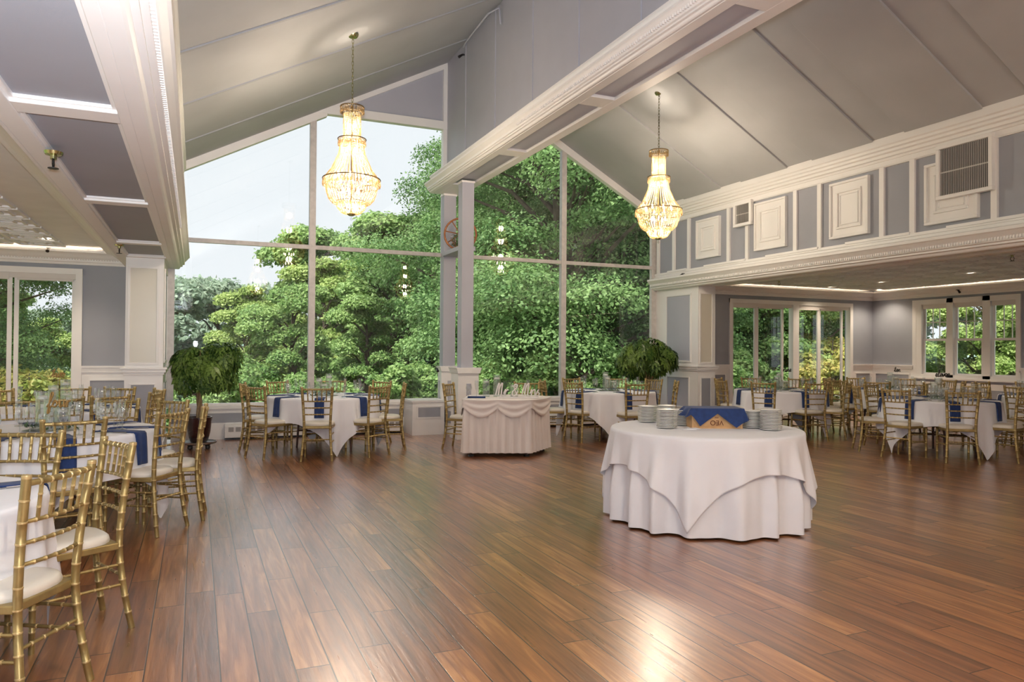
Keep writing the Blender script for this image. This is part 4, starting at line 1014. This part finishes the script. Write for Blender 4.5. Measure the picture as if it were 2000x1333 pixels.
def bp(px,py,z=.765):
    # floor-plane helper: pixel of the 2000x1333 frame to the point at height z (used for measured positions only)
    R_=cam_rot(.4101,.0119,.0069); v=R_@Vector(((px-1000)/1418.6,-(py-666.5)/1418.6,-1)); k=(z-CAMZ)/v.z; return (v.x*k,v.y*k)
PST=[(1263,825,12,'plate stack farthest left'),(1302,837,13,'front left plate stack'),(1332,831,11,'left plate stack beside the crate'),(1301,823.5,12,'rear left plate stack'),(1470,836.5,12,'right plate stack beside the crate'),(1506,841,14,'front right plate stack'),(1529,834.5,12,'rear right plate stack')]
PPOS={}
for (a,c_,n,nm) in PST:
    x,y=bp(a,c_)
    q=math.dist((x,y),(CX,CY)); PPOS[nm]=(x,y) if q<.60 else (CX+(x-CX)*.60/q,CY+(y-CY)*.60/q)
# positions below were measured, then relaxed so neighbouring stacks do not intersect
def relax(P,dmin,it=80):
    K=list(P); 
    for _ in range(it):
        for i in range(len(K)):
            for j in range(i+1,len(K)):
                a,b_=P[K[i]],P[K[j]]; d=math.dist(a,b_)
                if d<dmin:
                    ux,uy=(b_[0]-a[0])/max(d,1e-6),(b_[1]-a[1])/max(d,1e-6); e=(dmin-d)/2; P[K[i]]=(a[0]-ux*e,a[1]-uy*e); P[K[j]]=(b_[0]+ux*e,b_[1]+uy*e)
relax(PPOS,.178)
for (a,c_,n,nm) in PST: stack(*PPOS[nm],n,nm)
# crate with inverted lettering, draped navy cloth
ca=-.41; ccx,ccy=bp(1401,838); ccx+=.05; ccy+=.115
fx,fy=sin(.41),cos(.41)
t=thing('wine_crate',(ccx,ccy,.765),ca,'upturned pale pine crate under the navy cloth on the plate table','crate')
M['crate']=mat('pale_pine',(.60,.36,.17),.6,noise=(18,.12)); M['brand']=mat('burnt_lettering',(.14,.035,.015),.7)
MB().frame('y',-.215,.215,0,.165,-.125,-.108,.014).box(-.215,.215,-.118,.112,0,.165).build('body','crate',t)
def text(s,size,loc,parent,m_,rz=0,name='lettering'):
    cu=bpy.data.curves.new(name,'FONT'); cu.body=s; cu.size=size; cu.align_x='CENTER'; cu.extrude=.0012; cu.materials.append(M[m_])
    o=bpy.data.objects.new(name,cu); C.objects.link(o); me=bpy.data.meshes.new_from_object(o); bpy.data.objects.remove(o); o=bpy.data.objects.new(name,me); C.objects.link(o); o.parent=parent; o.location=loc; o.rotation_euler=(PI/2,PI,0) if rz else (PI/2,0,0); return o
# upside down: rotate half a turn in the face plane
def text_inv(s,size,x,z,parent):
    o=text(s,size,(x,-.127,z),parent,'brand'); o.rotation_mode='QUATERNION'
    o.rotation_quaternion=(Matrix.Rotation(PI,3,'Y')@Matrix.Rotation(PI/2,3,'X')).to_quaternion(); return o
text_inv('VEO',.060,-.005,.070,t); text_inv('AN',.022,-.005,.102,t)
# navy cloth on the crate: flat top, hanging hem with two points
hx,hy,zt=.222,.134,.172
per=[(-hx,-hy),(hx,-hy),(hx,hy),(-hx,hy)]
rp2,tot2=ring_pts(per,240)
def nhem(s):
    # front edge is 0..2hx ; two points at 28% and 82%
    F=2*hx
    if s<F:
        u=s/F; pts=[(0,.055),(.16,.150),(.49,.042),(.85,.162),(1,.115)]
        for (a,b0),(c,d) in zip(pts,pts[1:]):
            if a<=u<=c: return b0+(d-b0)*(u-a)/(c-a)
    s-=F
    if s<2*hy: u=s/(2*hy); return .10-.04*u
    s-=2*hy
    if s<F: u=s/F; return .06+.08*abs(sin(2*PI*u))
    s-=F; u=s/(2*hy); return .06+.015*u
vs=[];fs=[];n=len(rp2);rows=8
for r_ in range(rows+1):
    u=r_/rows
    for (p,nn,s) in rp2:
        d=nhem(s); q=p+nn*(.004+(.055 if abs(nn.x)>.7 else .010)*u*(1+.4*sin(s*40))); vs.append((q.x,q.y,zt-d*u))
for r_ in range(rows):
    for j in range(n): fs.append((r_*n+j,(r_+1)*n+j,(r_+1)*n+(j+1)%n,r_*n+(j+1)%n))
fs.append(tuple(range(n)))
o=MB().add(vs,fs).build('crate_cloth','navy',smooth=60); o.location=(ccx,ccy,.765); o.rotation_euler=(0,0,ca); tag(o,'navy cloth draped over the pine crate with hanging points','cloth')
sx,sy=bp(1343,839)
o=tag(MB().box(-.06,.06,-.05,.05,0,.004).box(-.01,.10,-.045,.04,.004,.008).build('paper_napkins','cloth',bevel=.001),'few white paper napkins lying before the plate stacks','napkin'); o.location=(sx,sy,.765); o.rotation_euler=(0,0,-.2)
# ------------------------------------------------------------------ potted trees
def umbrella_plant(x,y,label,crown_c,crown_r,seed,trunk=True,nclus=420):
    t=thing('potted_umbrella_tree',(x,y,0),0,label,'plant')
    rs=np.random.default_rng(seed)
    m=MB().lathe([(0,.10),(.105,.10),(.12,.12),(.150,.25),(.163,.38),(.172,.43),(.172,.45),(.155,.45),(.150,.40),(0,.40)],32); m.build('pot','pot',t,smooth=40)
    MB().lathe([(0,.405),(.148,.405)],24).build('soil','soil',t)
    m=MB().lathe([(0,.075),(.21,.075),(.23,.085),(.235,.11),(.225,.11),(.215,.095),(0,.095)],28); s_=m.build('caddy','metal',t,smooth=40)
    for i in range(4): a=PI/4+i*PI/2; MB().lathe([(0,-.03),(.03,-.02),(.037,0),(.03,.02),(0,.03)],12,(.16*cos(a),.16*sin(a),.038)).tube([(.16*cos(a),.16*sin(a),.05),(.16*cos(a),.16*sin(a),.08)],.01,6).build('caster','black',s_,smooth=50)
    if trunk:
        m=MB()
        for k in range(3): m.tube([(.022*cos(2*PI*k/3+z*7),.022*sin(2*PI*k/3+z*7),z) for z in [.40+.05*i for i in range(10)]],[.020]*10,8)
        m.build('trunk','bark_in',t,smooth=60)
    m=MB(); cc=Vector(crown_c)
    for i in range(16):
        a=rs.uniform(0,2*PI); e=Vector((crown_r[0]*.7*cos(a),crown_r[1]*.7*sin(a),rs.uniform(-.3,.6)*crown_r[2]))+cc
        m.tube([(0,0,.80),Vector((0,0,.95)).lerp(e,.5)+Vector((0,0,.05)),e],[.012,.008,.004],5)
    m.build('branches','bark_in',t)
    # leaf whorls: seven drooping leaflets each
    V=[];F=[]; 
    for i in range(nclus):
        while True:
            if i==0: LB=[(np.array([math.cos(q)*.62,math.sin(q)*.55,rs.uniform(-.35,.45)])*np.array(crown_r),rs.uniform(.36,.5)) for q in np.arange(9)*.7]+[(np.array([.25,0,.35])*np.array(crown_r),.55),(np.array([-.3,-.2,.2])*np.array(crown_r),.5),(np.array([0,0,0.]),.55)]
            bc,br_=LB[rs.integers(len(LB))]
            d=rs.normal(size=3); d/=np.linalg.norm(d); rr=rs.uniform(.5,1.0)**.5
            p=bc+d*rr*np.array(crown_r)*br_
            lump=1; _u=1+.20*math.sin(3*math.atan2(d[1],d[0])+seed)+.14*math.sin(7*d[2]+5*d[0]+seed); lump=1
            p*=lump
            if abs(p[0])>crown_r[0]*1.05: continue
            break
        if i%9==0 or i==0: pass
        c=p+np.array(crown_c); dirn=np.array([d[0],d[1],d[2]*.5+.25]); dirn/=np.linalg.norm(dirn)
        up=dirn; u=np.cross(up,[0,0,1.]); 
        if np.linalg.norm(u)<.1: u=np.array([1.,0,0])
        u/=np.linalg.norm(u); w=np.cross(up,u); L=rs.uniform(.085,.13)
        for k in range(7):
            a=2*PI*k/7+i; o1=u*math.cos(a)+w*math.sin(a); side=np.cross(o1,up)
            b0=c+o1*.012; mid=c+o1*L*.55-np.array([0,0,.012]); tip=c+o1*L-np.array([0,0,.055]); ww=L*.24
            j=len(V); V+= [b0,mid+side*ww,tip,mid-side*ww]; F.append((j,j+1,j+2,j+3))
    npmesh('foliage',np.array(V),np.array(F),'schef',t)
    return t
umbrella_plant(.05,11.10,'potted umbrella tree with round crown beside the left beam column',(.09,-.05,1.13),(.45,.38,.46),4,True,600)
umbrella_plant(7.70,11.35,'bushy potted umbrella tree in the right corner of the glass wall',(-.04,0,1.24),(.62,.45,.48),9,True,720)
# ------------------------------------------------------------------ outdoors
gx=MB(); n=40; vs=[];fs=[]
def gz(x,y):
    d=max(0,y-D-1); return -.9-.10*d*(1 if d<45 else 45/d)-.6*sin(x*.15)*.3
for i in range(n+1):
    for j in range(n+1):
        x=-90+220*i/n; y=D+.3+150*(j/n)**1.7; vs.append((x,y,gz(x,y)))
for i in range(n):
    for j in range(n): a=i*(n+1)+j; fs.append((a,a+n+1,a+n+2,a+1))
o=MB().add(vs,fs).build('ground','ground',smooth=60); st(o)
# ground to the right of the building
vs=[(XRR+.3,-20,-1),(140,-20,-2),(140,D+.3,-2),(XRR+.3,D+.3,-1)]; o=MB().add(vs,[(0,1,2,3)]).build('ground_side','ground'); st(o)
vs=[(-60,-20,-1),(XLL-.6,-20,-1),(XLL-.6,D+.3,-1),(-60,D+.3,-1)]; o=MB().add(vs,[(0,1,2,3)]).build('ground_far_side','ground'); st(o)
# distant hills
def hill(name,y,x0,x1,z0,amp,seed,zb=-20):
    vs=[];fs=[];N=120;rows=6
    for i in range(N+1):
        x=x0+(x1-x0)*i/N; h=z0+amp*(sin(i*.07+seed)+.5*sin(i*.19+seed*2)+.12*sin(i*1.3)+.08*sin(i*2.9+1))
        for r_ in range(rows+1):
            u=r_/rows; vs.append((x,y-60*(1-u)**1.3,zb+(h-zb)*math.sin(u*PI/2)))
    for i in range(N):
        for r_ in range(rows): a=i*(rows+1)+r_; fs.append((a,a+rows+1,a+rows+2,a+1))
    o=MB().add(vs,fs).build(name,'hill',smooth=60); st(o); o['label']='distant wooded hill beyond the trees'
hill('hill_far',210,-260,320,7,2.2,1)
def crown(n,blobs,leaf,rs,flat=.55,asp=.62):
    """leaves scattered on blob shells. blobs: (cx,cy,cz,rx,ry,rz)"""
    B=np.array(blobs); vol=(B[:,3]*B[:,4]+B[:,4]*B[:,5]); pr=vol/vol.sum(); idx=rs.choice(len(B),n,p=pr)
    d=rs.normal(size=(n,3)); d/=np.linalg.norm(d,axis=1)[:,None]; d[:,2]=np.where(d[:,2]<-.3,-d[:,2]*.6,d[:,2])
    r=rs.uniform(.35,1.0,n)**.45
    c=B[idx,:3]+d*r[:,None]*B[idx,3:6]
    c+=rs.normal(size=(n,3))*leaf*.8
    nrm=d*.7+rs.normal(size=(n,3))*.55+np.array([0,0,.5]); nrm/=np.linalg.norm(nrm,axis=1)[:,None]
    a=rs.normal(size=(n,3)); u=np.cross(nrm,a); u/=np.linalg.norm(u,axis=1)[:,None]; w=np.cross(nrm,u)
    L=(leaf*rs.uniform(.7,1.3,n))[:,None]; u*=L; w*=L*asp; dr=nrm*L*.22
    V=np.stack([c-u,c+w-dr,c+u,c-w-dr],1).reshape(-1,3); F=np.arange(4*n).reshape(-1,4)
    # split folded quad into two triangles sharing the midrib
    T=np.concatenate([F[:,[0,1,2]],F[:,[0,2,3]]]); return V,T
def mk_tree(kind,seed,H,W,nl,leaf,matl,label,low=.12,nb=46,top_taper=.8):
    def f():
        rs=np.random.default_rng(seed); t=thing(kind,(0,0,0),0,label,'tree')
        blobs=[]; br=MB()
        br.tube([(0,0,0),(.02*H*.3,.0,H*.3),(-.01*H,.01*H,H*.6),(0,0,H*.9)],[H*.030,H*.022,H*.012,H*.004],9)
        for i in range(nb):
            h=rs.uniform(low,.97); a=rs.uniform(0,2*PI); prof=math.sin(PI*min(1,(h-low+.10)/(1.12-low))**.75)**.7
            rr=W*prof*rs.uniform(.35,1.0); cx_,cy_,cz_=rr*math.cos(a),rr*math.sin(a),H*h+rs.uniform(-.02,.02)*H
            s=W*rs.uniform(.20,.34); blobs.append((cx_,cy_,cz_,s,s,s*rs.uniform(.45,.75)))
            br.tube([(0,0,max(.1*H,cz_-rr*.7)),(cx_*.5,cy_*.5,cz_-rr*.22),(cx_,cy_,cz_)],[H*.008,H*.005,H*.0015],5)
        br.build('trunk','bark',t,smooth=60)
        V,T=crown(nl,blobs,leaf,rs); npmesh('foliage',V,T,matl,t)
        return t
    return Kind(f)
K1=mk_tree('maple_tree',1,15,6.2,235000,.058,'maple','',.10,130)
K2=mk_tree('woodland_tree',2,11,4.2,60000,.105,'wood1','',.05,46)
K3=mk_tree('woodland_tree',3,10,3.8,52000,.105,'wood2','',.05,40)
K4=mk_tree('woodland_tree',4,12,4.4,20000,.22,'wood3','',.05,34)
K5=mk_tree('turning_shrub',5,3.2,1.8,9000,.08,'autumn','',.05,24)
K6=mk_tree('leafy_shrub',6,3.4,1.9,12000,.08,'wood1','',.03,26)
def T_(K,x,y,lab,grp,s=1,rz=None,dz=0): return K((x,y,gz(x,y)+dz),rz if rz is not None else random.uniform(0,6.28),lab,grp,s)
T_(K1,11.2,21.5,'huge maple filling the right half of the glass wall','trees close to the building',1.0,.4)
T_(K1,17.5,25.5,'huge maple behind the right end of the glass wall','trees close to the building',1.02,2.2)
T_(K1,24.5,26,'large maple seen through the right side room doors','trees close to the building',.8,4.0)
T_(K1,13.6,32,'dark maple standing behind the huge one','trees close to the building',1.05,5.2)
T_(K1,-6.2,20.5,'maple with spreading branches seen through the left sliding door','trees close to the building',.60,1.0)
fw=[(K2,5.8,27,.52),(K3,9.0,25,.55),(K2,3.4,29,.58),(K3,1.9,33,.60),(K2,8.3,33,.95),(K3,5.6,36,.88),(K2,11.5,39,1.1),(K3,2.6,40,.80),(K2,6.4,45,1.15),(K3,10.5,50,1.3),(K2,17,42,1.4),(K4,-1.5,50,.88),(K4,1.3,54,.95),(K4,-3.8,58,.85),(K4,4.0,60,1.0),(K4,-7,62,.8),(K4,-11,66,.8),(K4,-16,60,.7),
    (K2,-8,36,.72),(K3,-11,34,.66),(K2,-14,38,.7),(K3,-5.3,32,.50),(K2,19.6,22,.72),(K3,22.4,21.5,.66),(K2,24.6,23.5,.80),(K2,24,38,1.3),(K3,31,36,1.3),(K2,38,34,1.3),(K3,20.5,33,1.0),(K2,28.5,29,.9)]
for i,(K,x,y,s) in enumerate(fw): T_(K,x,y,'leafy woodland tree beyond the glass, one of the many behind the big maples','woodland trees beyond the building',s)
for (x,y,s) in ((27,15.2,.85),(28,18.6,.9),(27.5,22,.85),(34,17,1.3),(35,22,1.35),(34,27,1.3),(41,22,1.5),(40,16,1.4)): K3((x,y,-1.5),random.uniform(0,6),'yellow-green tree outside the three sash windows','trees outside the sash windows',s*.72)
for (x,y,s,l) in ((-3.2,18.0,.75,'yellow shrub low outside the left sliding door'),(-4.6,19.5,.9,'pale shrub outside the left sliding door behind the yellow one'),(20.3,18.6,1.05,'orange-tinged shrub outside the right sliding door'),(21.7,20,1.2,'tall turning shrub behind the orange-tinged one')): T_(K5,x,y,l,'turning shrubs outside',s)
for (x,y,s,l) in ((8.6,15.2,.55,'green shrub just outside the glass by the potted tree'),(6.3,15.5,.40,'low green shrub outside the glass behind the sweetheart table'),(3.0,15.8,.38,'low green shrub outside the left glass'),(.8,16.2,.42,'low green shrub outside the glass behind the round potted tree'),(13.6,16.6,.7,'green shrub outside the left sliding door of the right room'),(15.2,18,.75,'green shrub beside the little shed'),*[(x_,y_,s_,'green shrub in the row below the glass wall') for x_,y_,s_ in ((-.8,18.5,.62),(1.2,18.2,.7),(2.6,18.8,.66),(4.4,18.0,.72),(5.8,18.6,.75),(7.4,17.6,.75),(9.2,17.8,.85),(10.8,17.0,.8),(12.4,18.2,.9),(17,19.2,.9),(21.8,18.8,.9))]): T_(K6,x,y,l,'green shrubs outside',s)
# bare twiggy bush
t=thing('bare_bush',(18.9,17.4,gz(18,17)),0,'bare pale twiggy bush outside the right sliding door','bush'); m=MB(); rs=random.Random(5)
for i in range(60):
    a=rs.uniform(0,2*PI); L=rs.uniform(1.2,2.4); p=Vector((0,0,0)); d=Vector((cos(a)*.8,sin(a)*.8,rs.uniform(.5,1.2))).normalized(); pts=[p.copy()]
    for k in range(6): d=(d+Vector((rs.uniform(-.35,.35),rs.uniform(-.35,.35),rs.uniform(-.3,.15)))).normalized(); p=p+d*L/6; pts.append(p.copy())
    m.tube(pts,[.016,.013,.011,.009,.007,.005,.003],4)
    for k in (2,3,4,5):
        q=pts[k]; d2=Vector((rs.uniform(-1,1),rs.uniform(-1,1),rs.uniform(-.2,.8))).normalized(); m.tube([q,q+d2*.35,q+d2*.6+Vector((0,0,-.05))],[.006,.004,.002],4)
M['twig']=mat('pale_dry_twig',(.55,.50,.42),.9); m.build('twigs','twig',t)
# shed
sx_,sy_=14.75,19.0; t=thing('garden_shed',(sx_,sy_,gz(sx_,sy_)),.3,'small white shed with pale teal pyramid roof outside the sliding doors','shed')
MB().box(-.55,.55,-.55,.55,0,1.95).build('wall','shedwall',t); MB().add([(-.7,-.7,1.9),(.7,-.7,1.9),(.7,.7,1.9),(-.7,.7,1.9),(0,0,2.6)],[(0,1,4),(1,2,4),(2,3,4),(3,0,4),(3,2,1,0)]).build('roof','teal',t)
MB().box(-.25,.25,-.56,-.545,.1,1.6).build('door','teal',t); MB().box(.545,.56,-.2,.2,1.0,1.5).build('window','vent_dark',t)
# ------------------------------------------------------------------ light
w=bpy.data.worlds.new('overcast_sky'); bpy.context.scene.world=w; w.use_nodes=True; nt=w.node_tree; nt.nodes.clear()
ou=nt.nodes.new('ShaderNodeOutputWorld'); bg=nt.nodes.new('ShaderNodeBackground'); tc=nt.nodes.new('ShaderNodeTexCoord'); sp=nt.nodes.new('ShaderNodeSeparateXYZ'); nt.links.new(tc.outputs['Generated'],sp.inputs[0])
rp_=nt.nodes.new('ShaderNodeValToRGB'); e=rp_.color_ramp.elements; e[0].position=0; e[0].color=(.87,.89,.94,1); e[1].position=1; e[1].color=(.87,.90,.96,1); nt.links.new(sp.outputs[2],rp_.inputs[0])
cl=nt.nodes.new('ShaderNodeTexNoise'); cl.inputs['Scale'].default_value=2.2; cl.inputs['Detail'].default_value=4; nt.links.new(tc.outputs['Generated'],cl.inputs[0])
mr=nt.nodes.new('ShaderNodeMapRange'); mr.inputs['To Min'].default_value=.95; mr.inputs['To Max'].default_value=1.05; nt.links.new(cl.outputs[0],mr.inputs[0])
vm=nt.nodes.new('ShaderNodeVectorMath'); vm.operation='SCALE'; nt.links.new(rp_.outputs[0],vm.inputs[0]); nt.links.new(mr.outputs[0],vm.inputs['Scale'])
nt.links.new(vm.outputs[0],bg.inputs[0]); bg.inputs[1].default_value=.63; nt.links.new(bg.outputs[0],ou.inputs[0])
s=bpy.data.lights.new('sun','SUN'); s.energy=4.2; s.angle=rad(25); s.color=(1,.96,.88); so=bpy.data.objects.new('sun',s); C.objects.link(so)
so.rotation_euler=Vector((.55,.35,-1.0)).to_track_quat('-Z','Y').to_euler()
sc=bpy.context.scene
sc.view_settings.view_transform='Standard'; sc.view_settings.look='None'; sc.view_settings.gamma=1; sc.view_settings.use_curve_mapping=False; sc.view_settings.exposure=0.85
cy_=sc.cycles; cy_.use_denoising=True
try: cy_.denoiser='OPENIMAGEDENOISE'
except Exception: pass
cy_.use_adaptive_sampling=True; cy_.adaptive_threshold=.05; cy_.max_bounces=6; cy_.diffuse_bounces=4; cy_.glossy_bounces=3; cy_.transmission_bounces=2; cy_.transparent_max_bounces=16; cy_.caustics_reflective=False; cy_.caustics_refractive=False; cy_.sample_clamp_indirect=5
